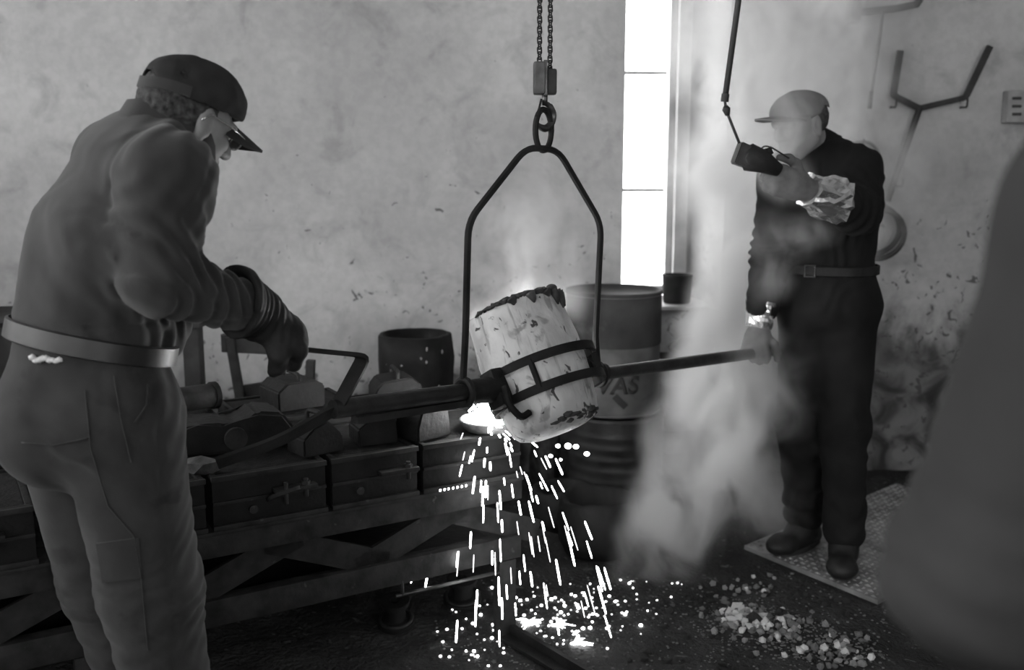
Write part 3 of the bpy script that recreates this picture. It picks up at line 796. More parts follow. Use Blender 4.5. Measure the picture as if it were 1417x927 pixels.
for t in np.arange(-.01, .77, .13): bbox('deck_plank', S0, S1, t, t + .126, ZT - .012, ZT, 'rail_iron', be, .003)

bbox('light_block_sheet', S0, S1, .775, .783, .02, .50, 'dark_iron', be, .001)  # sheet added at the rear to block light, keeps the truss openings black
bbox('shelf_sheet', S0, S1, .06, .77, .235, .245, 'dark_iron', be, .001)
def flask(s0, s1, t0, t1, z0, z1, label, lugs=True, grp='cast iron moulding flasks on the bench'):
    f = thing('moulding_flask', label, 'moulding flask', bp((s0 + s1) / 2, (t0 + t1) / 2, z0), grp)
    g = .004; bm = bmesh.new(); w = .016
    c = lambda a, b, e, h, zz0, zz1, bv=.003: add_box(bm, bp((a + b) / 2, (e + h) / 2, (zz0 + zz1) / 2), (b - a, h - e, zz1 - zz0), BRZ, bevel=bv)
    s0 += g; s1 -= g
    c(s0, s1, t0, t0 + w, z0, z1); c(s0, s1, t1 - w, t1, z0, z1); c(s0, s0 + w, t0 + w, t1 - w, z0, z1); c(s1 - w, s1, t0 + w, t1 - w, z0, z1)
    build('frame', bm, MAT['flask_iron'], f, 'auto')
    bm = bmesh.new()
    for zz in (z0, z1 - .014): c(s0 - .002, s1 + .002, t0 - .010, t0 + .001, zz, zz + .014, .002)
    c(s0, s1, t0 - .008, t0 + .001, (z0 + z1) / 2 - .005, (z0 + z1) / 2 + .005, .002)
    build('flange', bm, MAT['rail_iron'], f, 'auto')
    bbox('sand_face', s0 + w, s1 - w, t0 + w, t1 - w, z1 - .05, z1 - .006, 'sand', f, .004)
    if lugs:
        m = (s0 + s1) / 2
        l = bbox('lug', m + .0, m + .12, t0 - .045, t0 - .008, z1 - .062, z1 - .050, 'rail_iron', f)
        bm = bmesh.new(); p = bp(m + .09, t0 - .028, z1 - .05); tube(bm, [p - Vector((0, 0, .035)), p + Vector((0, 0, .016))], .007, 8); build('pin', bm, MAT['rail_iron'], l, 'auto')
        bm = bmesh.new(); tube(bm, [p, p + Vector((0, 0, .009))], .013, 6); build('nut', bm, MAT['rail_iron'], l)
        bm = bmesh.new(); q = bp(m - .05, t0 - .010, (z0 + z1) / 2 - .03); tube(bm, [q, q + BN * .012], .012, 10); build('boss', bm, MAT['rail_iron'], f, 'auto')
    return f
FZ = .668
flask(-1.19, -.835, .0, .36, ZT, FZ, 'black casting flask on the bench beside the left man\'s thigh')
flask(-.825, -.505, .0, .36, ZT, FZ, 'black casting flask under the end of the lower shank handle')
flask(-.495, -.225, .0, .36, ZT, FZ, 'casting flask with pinned lug under two wedge weights')
f4 = flask(-.215, .125, .0, .36, ZT, FZ, 'casting flask that receives the poured metal', lugs=False)
flask(-1.62, -1.24, .0, .36, ZT, FZ, 'casting flask on the bench behind the left man\'s hip')
flask(-2.1, -1.66, .0, .36, ZT, FZ, 'casting flask on the far end of the bench past the left man')
for (a, b, zz, lab) in ((-.62, -.22, .70, 'low casting flask in the rear row behind the wedge weights'), (-1.12, -.66, .70, 'low casting flask in the rear row under the iron pipes'),
                        (-.18, .11, .66, 'low casting flask in the rear row behind the poured mould'), (-1.7, -1.2, .70, 'low casting flask in the rear row behind the left man')):
    flask(a, b, .40, .74, ZT, zz, lab, lugs=False)
# clamp handle on the second flask
cl = thing('flask_clamp', 'small iron clamp hooked on the front of a flask', 'clamp', bp(-.64, -.02, .60))
bm = bmesh.new(); sweep(bm, fillet([bp(-.67, -.014, .585), bp(-.67, -.04, .60), bp(-.60, -.04, .612), bp(-.60, -.014, .60)], .01), rect(.02, .01)); build('clamp_bow', bm, MAT['rail_iron'], cl, 'auto')
bm = bmesh.new(); tube(bm, [bp(-.635, -.04, .575), bp(-.635, -.04, .635)], .006, 8); build('clamp_screw', bm, MAT['rail_iron'], cl, 'auto')

def weight(label, s, t, z, w, d, h, tops, rz=0, nick=None, m='flask_iron'):
    """wedge-shaped iron weight: tapered block with a slanting top and a lifting slot"""
    o = thing('mould_weight', label, 'mould weight', bp(s, t, z), 'iron weights on the flasks')
    c = bp(s, t, z); M = Matrix.Translation(c) @ Matrix.Rotation(BRZ + rz, 4, 'Z')
    poly = [(-w / 2, 0), (w / 2, 0)] + [(w * x, h * y) for x, y in tops]
    bm = bmesh.new(); prism(bm, poly, d, M); bmesh.ops.bevel(bm, geom=bm.edges[:], offset=.005, segments=2, affect='EDGES'); build('block', bm, MAT[m], o, 'auto')
    bm = bmesh.new(); q = M @ Vector((0, 0, h * .72)); e = M.to_3x3() @ Vector((.0, d * .38, 0)); tube(bm, fillet([q - e, q - e + Vector((0, 0, h * .5)), q + e + Vector((0, 0, h * .5)), q + e], .02), .007, 8); build('lifting_staple', bm, MAT['dark_iron'], o, 'auto')
    return o
weight('wedge weight nearest the fork of the shank handles', -.50, .10, FZ, .13, .10, .095, [(.46, .5), (.12, 1), (-.22, .86), (-.5, .55)], .2)
weight('wedge weight on the middle of the pinned-lug flask', -.315, .12, FZ, .12, .11, .10, [(.44, .95), (.1, 1.05), (-.5, .5)], -.1)
weight('wedge weight beside the pouring basin', -.165, .09, FZ, .13, .11, .11, [(.42, .75), (.05, 1), (-.35, .9), (-.5, .4)], .25)
weight('squat iron weight on the rear row behind the wedges', -.42, .55, .70, .16, .16, .09, [(.5, .8), (.3, 1), (-.3, 1), (-.5, .7)], .1)
weight('squat iron weight on the rear row under the shank', -.05, .56, .66, .16, .14, .10, [(.5, .7), (.25, 1), (-.35, .9), (-.5, .6)], -.2)
# big notched casting lying on the flasks
cs = thing('rough_casting', 'large dark notched casting lying across the flasks below the glove', 'casting', bp(-.72, .26, FZ))
bm = bmesh.new(); M = Matrix.Translation(bp(-.70, .27, FZ)) @ Matrix.Rotation(BRZ - .05, 4, 'Z')
prism(bm, [(-.17, 0), (.17, 0), (.175, .05), (.14, .10), (.07, .112), (.03, .085), (-.005, .078), (-.03, .09), (-.10, .092), (-.165, .085), (-.18, .04)], .15, M)
bmesh.ops.bevel(bm, geom=bm.edges[:], offset=.010, segments=3, affect='EDGES'); build('body', bm, MAT['flask_iron'], cs, 'auto')
bm = bmesh.new(); tube(bm, [M @ Vector((.0, -.08, .045)), M @ Vector((.0, -.095, .045))], .032, 18); build('flange_ring', bm, MAT['rail_iron'], cs, 'auto')
def broken(name, label, cat, p, size, seed, m, group=None, n=2, origin=None):
    bm = bmesh.new(); bmesh.ops.create_icosphere(bm, subdivisions=n, radius=1)
    co = np.array([v.co for v in bm.verts]); nz = fbm(co * 1.3 + seed * 7.7, 3, seed)
    nz2 = np.round(nz * 3) / 3
    for v, a in zip(bm.verts, nz2 * .35 + nz * .25): v.co = Vector((v.co.x * size[0], v.co.y * size[1], v.co.z * size[2])) * (1 + float(a)) + Vector(p)
    o = build(name, bm, MAT[m], None, 'auto', origin=Vector(p) - Vector((0, 0, size[2])))
    return tag(o, label, cat, group)
broken('slag_chunk', 'jagged sandy lump between the left man and the notched casting', 'slag lump', bp(-.97, .16, FZ + .02), (.06, .05, .03), 3, 'dark_clinker', n=1)
broken('slag_chunk', 'jagged dark lump in front of the notched casting', 'slag lump', bp(-.83, .06, FZ + .015), (.05, .035, .03), 5, 'crucible_slag', n=1)
# pipes on the rear row
for (a, b, r, lab) in ((bp(-1.15, .50, .76), bp(-.66, .62, .745), .040, 'iron pipe lying behind the notched casting'), (bp(-1.32, .42, .742), bp(-1.0, .40, .742), .042, 'short iron pipe end beside the left man\'s trousers')):
    t_ = thing('iron_pipe', lab, 'pipe', a - Vector((0, 0, r)), 'iron pipes on the bench'); bm = bmesh.new(); tube(bm, [a, b], r, 16); build('pipe_body', bm, MAT['rail_iron'], t_, 'auto')
    d = (b - a).normalized(); bm = bmesh.new(); tube(bm, [b - d * .004, b + d * .012], r * 1.12, 16); build('pipe_collar', bm, MAT['flask_iron'], t_, 'auto')

# pouring basin, stream of metal
LAND = Vector((LIP.x + .01 * NB.x, LIP.y + .03 * NB.y, FZ + .01))
pbz = thing('pouring_basin', 'pale sand-lined pouring basin glowing under the metal stream', 'pouring basin', LAND - Vector((0, 0, .012)))
M = Matrix.Translation(LAND - Vector((0, 0, .012))) @ Matrix.Rotation(BRZ, 4, 'Z')
bm = bmesh.new(); lathe(bm, [(.055, 0), (.078, .0), (.098, .030), (.092, .034), (.070, .014), (0, .012)], 24, M); build('basin_wall', bm, MAT['basin_sand'], pbz, True)
bm = bmesh.new(); lathe(bm, [(0, .022), (.078, .022)], 24, M); build('molten_pool', bm, MAT['molten_surface'], pbz)
st = thing('metal_stream', 'white-hot stream of molten metal falling from the crucible lip', 'molten metal', LAND + Vector((0, 0, .02)))
bm = bmesh.new(); tp = LIP + NB * .018 - Vector((0, 0, .004))
pts = [tp, tp + NB * .014 - Vector((0, 0, .03))] + [Vector((LAND.x + .004 * math.sin(i), LAND.y, z)) for i, z in enumerate(np.linspace(tp.z - .08, LAND.z + .012, 6))]
tube(bm, pts, .015, 10, scales=[1.3, 1.1, 1.0, .95, 1.0, 1.3, 1.8, 2.4]); build('stream', bm, MAT['molten'], st, True)
bm = bmesh.new()
for i in range(30):                                             # crown of the splash
    a = random.uniform(0, 6.28); r0 = .02; r1 = random.uniform(.04, .09); h = random.uniform(.0, .05)
    c = LAND + Vector((0, 0, .012)); d = Vector((math.cos(a), math.sin(a), 0))
    tube(bm, [c + d * r0, c + d * (r0 + r1) * .6 + Vector((0, 0, h)), c + d * r1 + Vector((0, 0, h * .6))], .005, 5, scales=[1.4, 1, .4])
build('splash', bm, MAT['molten'], st, True)

# ------------------------------------------------------------------ people
UP = Vector((0, 0, 1))
def boot(parent, ankle, toe_dir, m='boot_leather', L=.27, shaft=.16):
    d = Vector((toe_dir[0], toe_dir[1], 0)).normalized(); s = Vector((d.y, -d.x, 0)); a = Vector(ankle)
    g = Vector((a.x, a.y, 0)) - d * .07
    S = SDF(*bounds([g - d * .06 - s * .08, g + d * (L + .03) + s * .08, g + d * L - s * .08, Vector((a.x, a.y, a.z + shaft)) + s * .09, Vector((a.x, a.y, a.z + shaft)) - s * .09, g - UP * .01], .03), .007)
    R = np.array((d, s, UP)).T
    S.ecap(g + d * .02 + UP * .045, g + d * (L - .07) + UP * .038, s, (.040, .04), (.050, .036), .02)
    S.ell(g + d * (L - .06) + UP * .038, R, (.062, .052, .040), .02)
    S.cone(g + d * .05 + UP * .06, a + UP * shaft, .048, .056, .04)
    S.cone(g + d * .10 + UP * .07, g + d * .06 + UP * .12, .042, .045, .04)
    S.cut(g + UP * .012, -UP)
    S.displace(lambda P: .0022 * fbm(P * 28, 2, 4))
    b = S.obj('boot', MAT[m], parent)
    bm = bmesh.new(); out = []
    for i in range(20):
        q = 2 * math.pi * i / 20; cx = math.cos(q); x = (L / 2) * cx * 1.02 + L / 2 - .035; w = .047 + .012 * cx
        out.append(g + d * x + s * math.sin(q) * w)
    va = [bm.verts.new(p) for p in out]; vb = [bm.verts.new(p + UP * .022) for p in out]
    bm.faces.new(va); bm.faces.new(vb)
    for i in range(20): bm.faces.new((va[i], va[(i + 1) % 20], vb[(i + 1) % 20], vb[i]))
    build('sole', bm, MAT['rubber'], b)

# ---- left man: seen from behind his right shoulder, bent over the shank
def left_man():
    f1 = Vector((.60, .80, 0)); r1 = Vector((.80, -.60, 0))           # hips
    f2 = Vector((.86, .51, 0)); r2 = Vector((.51, -.86, 0))           # shoulders
    pel = at(128, 560, 2.12); wai = at(121, 472, 2.12); che = at(165, 310, 2.12); ub = at(188, 235, 2.12); nb = at(218, 190, 2.13)
    hd = at(259, 166, 2.15)
    rs = at(234, 236, 1.98); re = at(222, 385, 1.96); rw = at(345, 428, 2.16)
    ls = at(165, 215, 2.26); le = at(176, 400, 2.40); lw = at(160, 505, 2.48)
    rh = at(168, 600, 2.06); rk = at(208, 815, 2.10); ra = Vector((-.765, 2.10, .10))
    lh = at(95, 590, 2.22); lk = at(150, 800, 2.26); la = Vector((-.90, 2.28, .10))
    o = thing('person', 'man in cap and belted work suit bending over the shank with his back half turned', 'person', ((ra.x + la.x) / 2, (ra.y + la.y) / 2, 0))
    face = Vector((.60, .76, -.40)).normalized(); hup = Vector((.36, .30, .88))
    # body: one continuous figure
    pts = [pel, wai, che, ub, hd, rs, re, rw, ls, le, lw, rk, ra, lk, la]
    S = SDF(*bounds(pts, .17), .0046)
    S.ecap(pel, che, r1, (.135, .10), (.145, .10), .04, r2); S.ecap(che, ub, r2, (.145, .10), (.13, .08), .04)
    S.cone(ub, rs, .06, .05, .04); S.cone(ub, ls, .06, .05, .04)
    S.chain([rs, re, rw], [.05, .042, .032], .03); S.chain([ls, le, lw], [.05, .042, .032], .03)
    S.chain([rh, rk, ra], [.08, .055, .04], .03); S.chain([lh, lk, la], [.08, .055, .04], .03)
    p, R, ax = head_sdf(S, hd, face, hup, nb)
    hand_sdf(S, lw, (lw - le).normalized() + f1 * .5, r1 * -1, f1, curl=(35, 45, 30))
    body = S.obj('body', MAT['skin'], o)
    # hair under the cap
    S = SDF(*bounds([hd], .14), .0035)
    S.ell(p(-.016, 0, .020), R, (.101, .0805, .085), .004)
    S.cut(p(.012, 0, 0), ax[0] - ax[2] * .25); S.cut(p(0, 0, -.052), ax[0] * .25 - ax[2])
    for s in (-1, 1): S.ell(p(.004, s * .08, -.02), R, (.026, .02, .045), .004, 'sub')
    S.displace(lambda P: .0025 * vnoise(P * 160, 2)); S.obj('hair', MAT['hair'], o)
    # cap
    S = SDF(*bounds([hd], .17), .0038)
    S.ell(p(-.010, 0, .046), R, (.108, .089, .082), .004)
    S.ell(p(.028, 0, .060), R, (.074, .076, .062), .05)
    S.cut(p(0, 0, .030), ax[0] * .12 - ax[2])
    S.ell(p(-.014, 0, .028), R, (.106, .083, .083), .004, 'sub')
    S.displace(lambda P: .0022 * fbm(P * 22, 2, 8) + .003 * vnoise(P * 38, 3) * (P[:, 2] < hd.z + .2))
    cap = S.obj('cap', MAT['cap_cloth'], o)
    brim_mesh('cap_peak', p, MAT['cap_cloth'], cap, .100, .090, .082, .050, .24, .052)
    bm = bmesh.new(); sw = [p(-.010 - .1085 * math.cos(a), .090 * math.sin(a), .030 + .010 * abs(math.sin(a))) for a in np.linspace(-1.1, 1.1, 13)]
    sweep(bm, sw, rect(.004, .022), ax[2]); build('cap_strap', bm, MAT['jacket_cloth'], cap, 'auto')
    # spectacles
    g = bpy.data.objects.new('spectacles', None); COL.objects.link(g); g.parent = o; ORG[g.name] = org(o)
    for s in (-1, 1):
        bm = bmesh.new(); tube(bm, [p(.108 + .002 * math.cos(a), s * .033 + .024 * math.cos(a), .000 + .019 * math.sin(a)) for a in np.linspace(0, 2 * math.pi, 21)[:-1]], .0016, 6, True); build('rim', bm, MAT['chrome'], g, True)
        bm = bmesh.new(); vs = [bm.verts.new(p(.108, s * .033 + .023 * math.cos(a), .018 * math.sin(a))) for a in np.linspace(0, 2 * math.pi, 21)[:-1]]; bm.faces.new(vs); build('lens', bm, MAT['pane_glass'], g)
        bm = bmesh.new(); tube(bm, [p(.108, s * .057, .008), p(.06, s * .079, .012), p(-.005, s * .088, .016), p(-.022, s * .088, -.004)], .0017, 6); build('temple', bm, MAT['chrome'], g, True)
    bm = bmesh.new(); tube(bm, [p(.109, -.010, .004), p(.112, 0, .008), p(.109, .010, .004)], .0016, 6); build('bridge', bm, MAT['chrome'], g, True)
    # jacket
    S = SDF(*bounds([wai, ub, nb, rs, re, rw, ls, le, lw, at(20, 400, 2.1), at(290, 310, 2.1)], .20), .0065)
    bot = at(123, 468, 2.12)
    S.ecap(bot + UP * .02, che, r1, (.170, .142), (.18, .138), .05, r2)
    S.ecap(che, ub, r2, (.18, .136), (.15, .098), .05); S.ecap(ub, nb, r2, (.12, .082), (.072, .060), .05)
    S.ell(at(75, 370, 2.12), np.eye(3), (.045, .07, .12), .07)                       # slack at the back
    S.ell(at(232, 430, 2.2), np.eye(3), (.05, .07, .10), .08)                       # hanging front
    for sh_, el, wr in ((rs, re, rw), (ls, le, lw)):
        S.cone(ub + (sh_ - ub) * .3, sh_ - UP * .012, .088, .066, .08); S.cone(nb - UP * .03, sh_ - UP * .015, .058, .058, .07); S.chain([sh_ - UP * .012, el], [.072, .068], .07)
        S.cone(el, el + (wr - el) * .92, .070, .054, .02)
        S.cut(bot - UP * .024, -UP - f1 * .26 - r1 * .08, .012)
    S.ecap(nb + UP * .03, nb + UP * .16 + f2 * .06, r2, (.064, .062), (.08, .075), .01) if False else None
    arm = (re - rs).normalized(); fo = (rw - re).normalized()
    def disp(P):
        d = .0035 * fbm(P * 6, 3, 11) + .0018 * fbm(P * 18, 2, 5)
        d = d + folds(P, re + Vector((.03, 0, .03)), .13, fo * .6 - arm * .8, 170, .0075, 21)
        d = d + folds(P, (re + rw) / 2, .14, fo + UP * .5, 156, .0055, 23)
        d = d + folds(P, rs - arm * .02 - r2 * .02, .12, arm * .5 + f2 * .6, 124.8, .005, 25)
        d = d + folds(P, bot + UP * .05 + f1 * .05 + r1 * .1, .2, f1 + UP * .25, 143, .0045, 27)
        # armhole seam
        q = P - np.array(tuple(rs)); t = q @ np.array(tuple((rs - ub).normalized())); d = d - .0045 * np.exp(-((t + .040) / .008) ** 2) * np.exp(-((np.linalg.norm(q, axis=-1)) / .16) ** 4)
        # yoke and hem seams
        d = d - .0035 * np.exp(-((P[:, 2] - (bot.z + .045)) / .005) ** 2)
        return d
    S.displace(disp, .045); jk = S.obj('jacket', MAT['jacket_cloth'], o)
    # stand-up collar
    bm = bmesh.new(); rows = []
    cd = (nb - UP * .004 + f2 * .02)
    for j, (rr, hh) in enumerate(((.092, -.02), (.086, .012), (.082, .040), (.088, .046), (.093, .020), (.103, -.012))):
        row = []
        for i in range(25):
            a = -2.5 + 5.0 * i / 24
            e = -f2 * math.cos(a) * rr * 1.05 + r2 * math.sin(a) * rr
            row.append(bm.verts.new(cd + e + (UP * .9 + f2 * .35) * hh - UP * .42 * e.dot(f2) + UP * .010 * math.exp(-((abs(a) - .75) / .3) ** 2)))
        rows.append(row)
    for a_, b_ in zip(rows, rows[1:]):
        for i in range(24): bm.faces.new((a_[i], a_[i + 1], b_[i + 1], b_[i]))
    build('collar', bm, MAT['jacket_cloth'], jk, 'auto')
    # trousers
    S = SDF(*bounds([wai, pel, at(0, 560, 2.12), at(255, 600, 2.12), rk, lk, ra - UP * .03, la], .22), .0068)
    S.ecap(wai - UP * .02, pel - UP * .02, r1, (.165, .145), (.185, .168), .05)
    S.ell(at(70, 590, 2.10), np.eye(3), (.11, .12, .13), .08)
    for h_, k_, a_ in ((rh, rk, ra), (lh, lk, la)):
        S.cone(h_ + UP * .04, k_, .125, .108, .05); S.cone(k_, a_ + UP * .02, .106, .085, .04)
    S.cut(wai + UP * .014, UP + f1 * .24 + r1 * .08); S.cut(Vector((0, 0, .055)), -UP)
    th = (rk - rh).normalized()
    def disp(P):
        d = .004 * fbm(P * 5, 3, 31) + .0018 * fbm(P * 16, 2, 35)
        d = d + folds(P, rk + f1 * .06 + UP * .02, .15, UP * .8 - f1 * .5, 161.2, .0048, 41)
        d = d + folds(P, rk - UP * .2, .17, UP + f1 * .5, 104, .0030, 43)
        d = d + folds(P, lk - UP * .1, .16, UP - f1 * .4, 124.8, .0035, 45)
        d = d + folds(P, rh - f1 * .08 - UP * .03, .15, UP * .7 + f1 * .7, 109.2, .0045, 47)
        d = d + folds(P, pel + f1 * .1 + r1 * .08, .14, f1 * .8 - UP * .4, 156, .005, 49)
        # side seam down the outer leg
        q = P - np.array(tuple(rh)); al = q @ np.array(tuple(th)); fr = q @ np.array(tuple(f1)) - .08 * np.clip(al / .45, 0, 1) * .3
        d = d - .004 * np.exp(-((fr - .01) / .006) ** 2) * ((q @ np.array(tuple(r1))) > .03)
        return d
    S.displace(disp, .05); tr = S.obj('trousers', MAT['trouser_cloth'], o)
    TR = S
    def patch(name, quad, m, n=6, lift=.0022):
        """cloth patch lying on the trousers, its four corners given where the camera sees them"""
        bm = bmesh.new(); g = []
        for i_ in range(n + 1):
            row = []
            for j_ in range(n + 1):
                a_, b_ = i_ / n, j_ / n
                x = (quad[0][0] * (1 - a_) + quad[1][0] * a_) * (1 - b_) + (quad[3][0] * (1 - a_) + quad[2][0] * a_) * b_; y = (quad[0][1] * (1 - a_) + quad[1][1] * a_) * (1 - b_) + (quad[3][1] * (1 - a_) + quad[2][1] * a_) * b_
                q = TR.near(x, y); row.append(bm.verts.new(q - q.normalized() * 0 + Vector((0, -lift, 0))))
            g.append(row)
        for i_ in range(n):
            for j_ in range(n): bm.faces.new((g[i_][j_], g[i_ + 1][j_], g[i_ + 1][j_ + 1], g[i_][j_ + 1]))
        r_ = bmesh.ops.extrude_face_region(bm, geom=bm.faces[:]); bmesh.ops.translate(bm, verts=[e for e in r_['geom'] if isinstance(e, bmesh.types.BMVert)], vec=(0, .012, 0))
        return build(name, bm, m, tr, 'auto')
    patch('knee_patch', [(133, 752), (192, 744), (196, 800), (142, 806)], MAT['trouser_cloth'])
    def seam(pts_):
        bm = bmesh.new(); q = [TR.near(x, y) + Vector((0, -.001, 0)) for x, y in pts_]; tube(bm, q, .0016, 5); return build('seam', bm, MAT['trouser_cloth'], tr, True)
    def poly(a_, n_=10):
        out = []
        for (x0, y0), (x1, y1) in zip(a_, a_[1:]): out += [(x0 + (x1 - x0) * k_ / n_, y0 + (y1 - y0) * k_ / n_) for k_ in range(n_)]
        return out + [a_[-1]]
    seam(poly([(30, 612), (75, 616), (122, 606)], 6)); seam(poly([(118, 540), (126, 620), (150, 700), (186, 742), (196, 800), (205, 900)])); seam(poly([(158, 520), (168, 580), (182, 640)], 6)); seam(poly([(205, 530), (203, 560), (186, 585)], 5))
    # belt: follows the trousers, dipping to the front
    wv = lambda a: (0, 0, 0)
    belt = ring_band('belt', wai + UP * .000 + f1 * .012, UP + f1 * .24 + r1 * .08, .186, .166, r1, .044, .006, MAT['belt_leather'], o)
    bm = bmesh.new()
    c = TR.near(64, 497)
    for i in range(9):
        v = bmesh.ops.create_icosphere(bm, subdivisions=1, radius=1)['verts']; q = c + Vector((1, -.05, .01)) * (.007 * (i - 4)) + UP * random.uniform(-.004, .004)
        for w in v: w.co = Vector((w.co.x * .009, w.co.y * .009, w.co.z * random.uniform(.005, .008))) + q
    build('pocket_rag', bm, MAT['rag'], o, True)
    # gauntlet glove on the right hand, closed on the upper handle
    S = SDF(*bounds([rw, at(335, 375, 2.12), at(310, 462, 2.1), at(440, 480, 2.26), at(400, 550, 2.3)], .05), .0042)
    d = (rw - re).normalized()
    S.cone(re + (rw - re) * .80, rw + d * .02, .084, .052, .01)
    hw = at(362, 440, 2.19); kn = at(428, 478, 2.27)
    S.chain([rw, hw, at(395, 462, 2.235)], [.052, .046, .046], .03)
    hand_sdf(S, hw, (kn - hw), (UP * .75 + Vector((.45, -.3, 0))), Vector((.2, -.9, .25)), L=.20, curl=(70, 85, 55), fat=1.55, k=.014, thumb=(.55, -.1, -.7))
    S.cone(re + (rw - re) * .68, rw - d * .01, .078, .046, .006, 'sub'); 
    S.cut(re + (rw - re) * .82 , -d + Vector((-.1, 0, -.25)), .004)
    S.displace(lambda P: .003 * fbm(P * 20, 3, 61) + folds(P, rw, .08, d, 286, .004, 63), .02); S.obj('glove', MAT['glove_leather'], o)
    S = SDF(*bounds([lw], .16), .006); S.cone(le + (lw - le) * .75, lw, .062, .05, .01)
    S.cone(lw, lw + (lw - le).normalized() * .09 + f1 * .03, .05, .046, .03); S.cone(lw + f1 * .03, lw + f1 * .09 - UP * .03, .025, .02, .02); S.cone(lw + (lw - le).normalized() * .09 + f1 * .03, lw + (lw - le).normalized() * .13 + f1 * .09, .038, .03, .02)
    S.obj('glove', MAT['glove_leather'], o)
    boot(o, ra, f1 + r1 * .15); boot(o, la, f1 - r1 * .1)
left_man()

# ---- right man: facing the camera, left arm holding up the hoist pendant, right hand on the shank end
HANDY = 3.24
def right_man():
    f = Vector((-.42, -.91, 0)); r = Vector((-.91, .42, 0))           # his right is towards picture left
    pel = at(1148, 415, 3.70); wai = at(1146, 372, 3.70); che = at(1140, 290, 3.70); ub = at(1138, 235, 3.72); nb = at(1130, 205, 3.72)
    hd = at(1107, 172, 3.66)
    ls = at(1182, 238, 3.70); le = at(1186, 292, 3.44); lw = at(1118, 262, 3.27)
    rs = at(1084, 246, 3.70); re = at(1068, 352, 3.68); rw = at(1050, 452, 3.64)
    lh = at(1174, 425, 3.68); lk = at(1168, 590, 3.60); la = atz(1168, 745, .10)
    rh = at(1118, 425, 3.74); rk = at(1108, 585, 3.72); ra = atz(1112, 722, .10)
    o = thing('person', 'man in dark coverall and pale cap holding the hoist control in the smoke', 'person', ((la.x + ra.x) / 2, (la.y + ra.y) / 2, .0))
    face = Vector((-.86, -.48, -.20)).normalized(); hup = Vector((-.15, -.1, 1))
    S = SDF(*bounds([pel, wai, hd, ls, le, lw, rs, re, rw, lk, la, rk, ra], .17), .005)
    S.ecap(pel, che, r, (.14, .10), (.15, .10), .04); S.ecap(che, ub, r, (.15, .10), (.14, .08), .04)
    S.cone(ub, ls, .06, .05, .04); S.cone(ub, rs, .06, .05, .04)
    S.chain([ls, le, lw], [.05, .042, .032], .03); S.chain([rs, re, rw], [.05, .042, .032], .03)
    S.chain([lh, lk, la], [.08, .055, .04], .03); S.chain([rh, rk, ra], [.08, .055, .04], .03)
    p, R, ax = head_sdf(S, hd, face, hup, nb)
    S.cone(rw, rw + (rw - re).normalized() * .06, .03, .028, .02)
    S.obj('body', MAT['skin'], o)
    S = SDF(*bounds([hd], .14), .004)
    S.ell(p(-.016, 0, .020), R, (.101, .0805, .085), .004); S.cut(p(.012, 0, 0), ax[0] - ax[2] * .25); S.cut(p(0, 0, -.052), ax[0] * .25 - ax[2])
    for s in (-1, 1): S.ell(p(.004, s * .08, -.02), R, (.026, .02, .045), .004, 'sub')
    S.displace(lambda P: .0025 * vnoise(P * 140, 2)); S.obj('hair', MAT['hair'], o)
    S = SDF(*bounds([hd], .17), .0042)
    S.ell(p(-.012, 0, .044), R, (.108, .087, .074), .004); S.ell(p(.028, 0, .050), R, (.074, .076, .052), .04)
    S.cut(p(0, 0, .030), ax[0] * .05 - ax[2]); S.ell(p(-.014, 0, .028), R, (.106, .083, .080), .004, 'sub')
    S.displace(lambda P: .003 * fbm(P * 22, 2, 18)); cap = S.obj('cap', MAT['pale_cap_cloth'], o)
    brim_mesh('cap_peak', p, MAT['pale_cap_cloth'], cap, .098, .098, .078, .046, -.06, .024)
    # jacket
    S = SDF(*bounds([wai, ub, nb, ls, le, lw, rs, re, rw], .17), .0075)
    S.ecap(wai + UP * .01, che, r, (.165, .128), (.195, .140), .05); S.ecap(che, ub, r, (.195, .138), (.185, .11), .05); S.ecap(ub, nb + UP * .02, r, (.16, .10), (.07, .07), .06)
    S.cut(wai - UP * .0, -UP, .01)
    for s_, e_, w_ in ((ls, le, lw), (rs, re, rw)):
        S.cone(ub + (s_ - ub) * .4, s_, .10, .085, .05); S.cone(s_, e_, .086, .075, .04); S.cone(e_, e_ + (w_ - e_) * (.62 if s_ is ls else .74), .075, .060, .03)
    S.cone(nb + r * .05 - f * .03, nb - r * .05 - f * .03, .045, .045, .03)
    def disp(P):
        d = .004 * fbm(P * 7, 3, 71) + folds(P, le, .13, (lw - le), 156, .007, 73) + folds(P, re, .14, UP, 143, .009, 75) + folds(P, wai + UP * .05, .2, r, 117, .005, 77) + folds(P, ls, .12, r + UP * .4, 130, .006, 79)
        q = P - np.array(tuple(che)); d = d - .004 * np.exp(-((q @ np.array(tuple(r))) / .006) ** 2) * ((q @ np.array(tuple(f))) > 0)
        return d
    S.displace(disp, .045); jk = S.obj('jacket', MAT['dark_coverall'], o)
    bm = bmesh.new(); rows = []
    for rr, hh in ((.085, -.02), (.080, .03), (.078, .055), (.085, .055), (.098, .005)):
        rows.append([bm.verts.new(nb - f * .01 + (-f * math.cos(a) + r * math.sin(a)) * rr + UP * (hh + .0) - UP * .03 * (1 - math.cos(a)) * .5) for a in np.linspace(-2.6, 2.6, 25)])
    for a_, b_ in zip(rows, rows[1:]):
        for i in range(24): bm.faces.new((a_[i], a_[i + 1], b_[i + 1], b_[i]))
    build('collar', bm, MAT['dark_coverall'], jk, 'auto')
    # trousers
    S = SDF(*bounds([wai, pel, lk, la, rk, ra], .19), .0075)
    S.ecap(wai, pel - UP * .02, r, (.165, .125), (.180, .140), .05)
    for h_, k_, a_ in ((lh, lk, la), (rh, rk, ra)):
        S.cone(h_, k_, .108, .088, .05); S.cone(k_, a_ + UP * .03, .086, .074, .04)
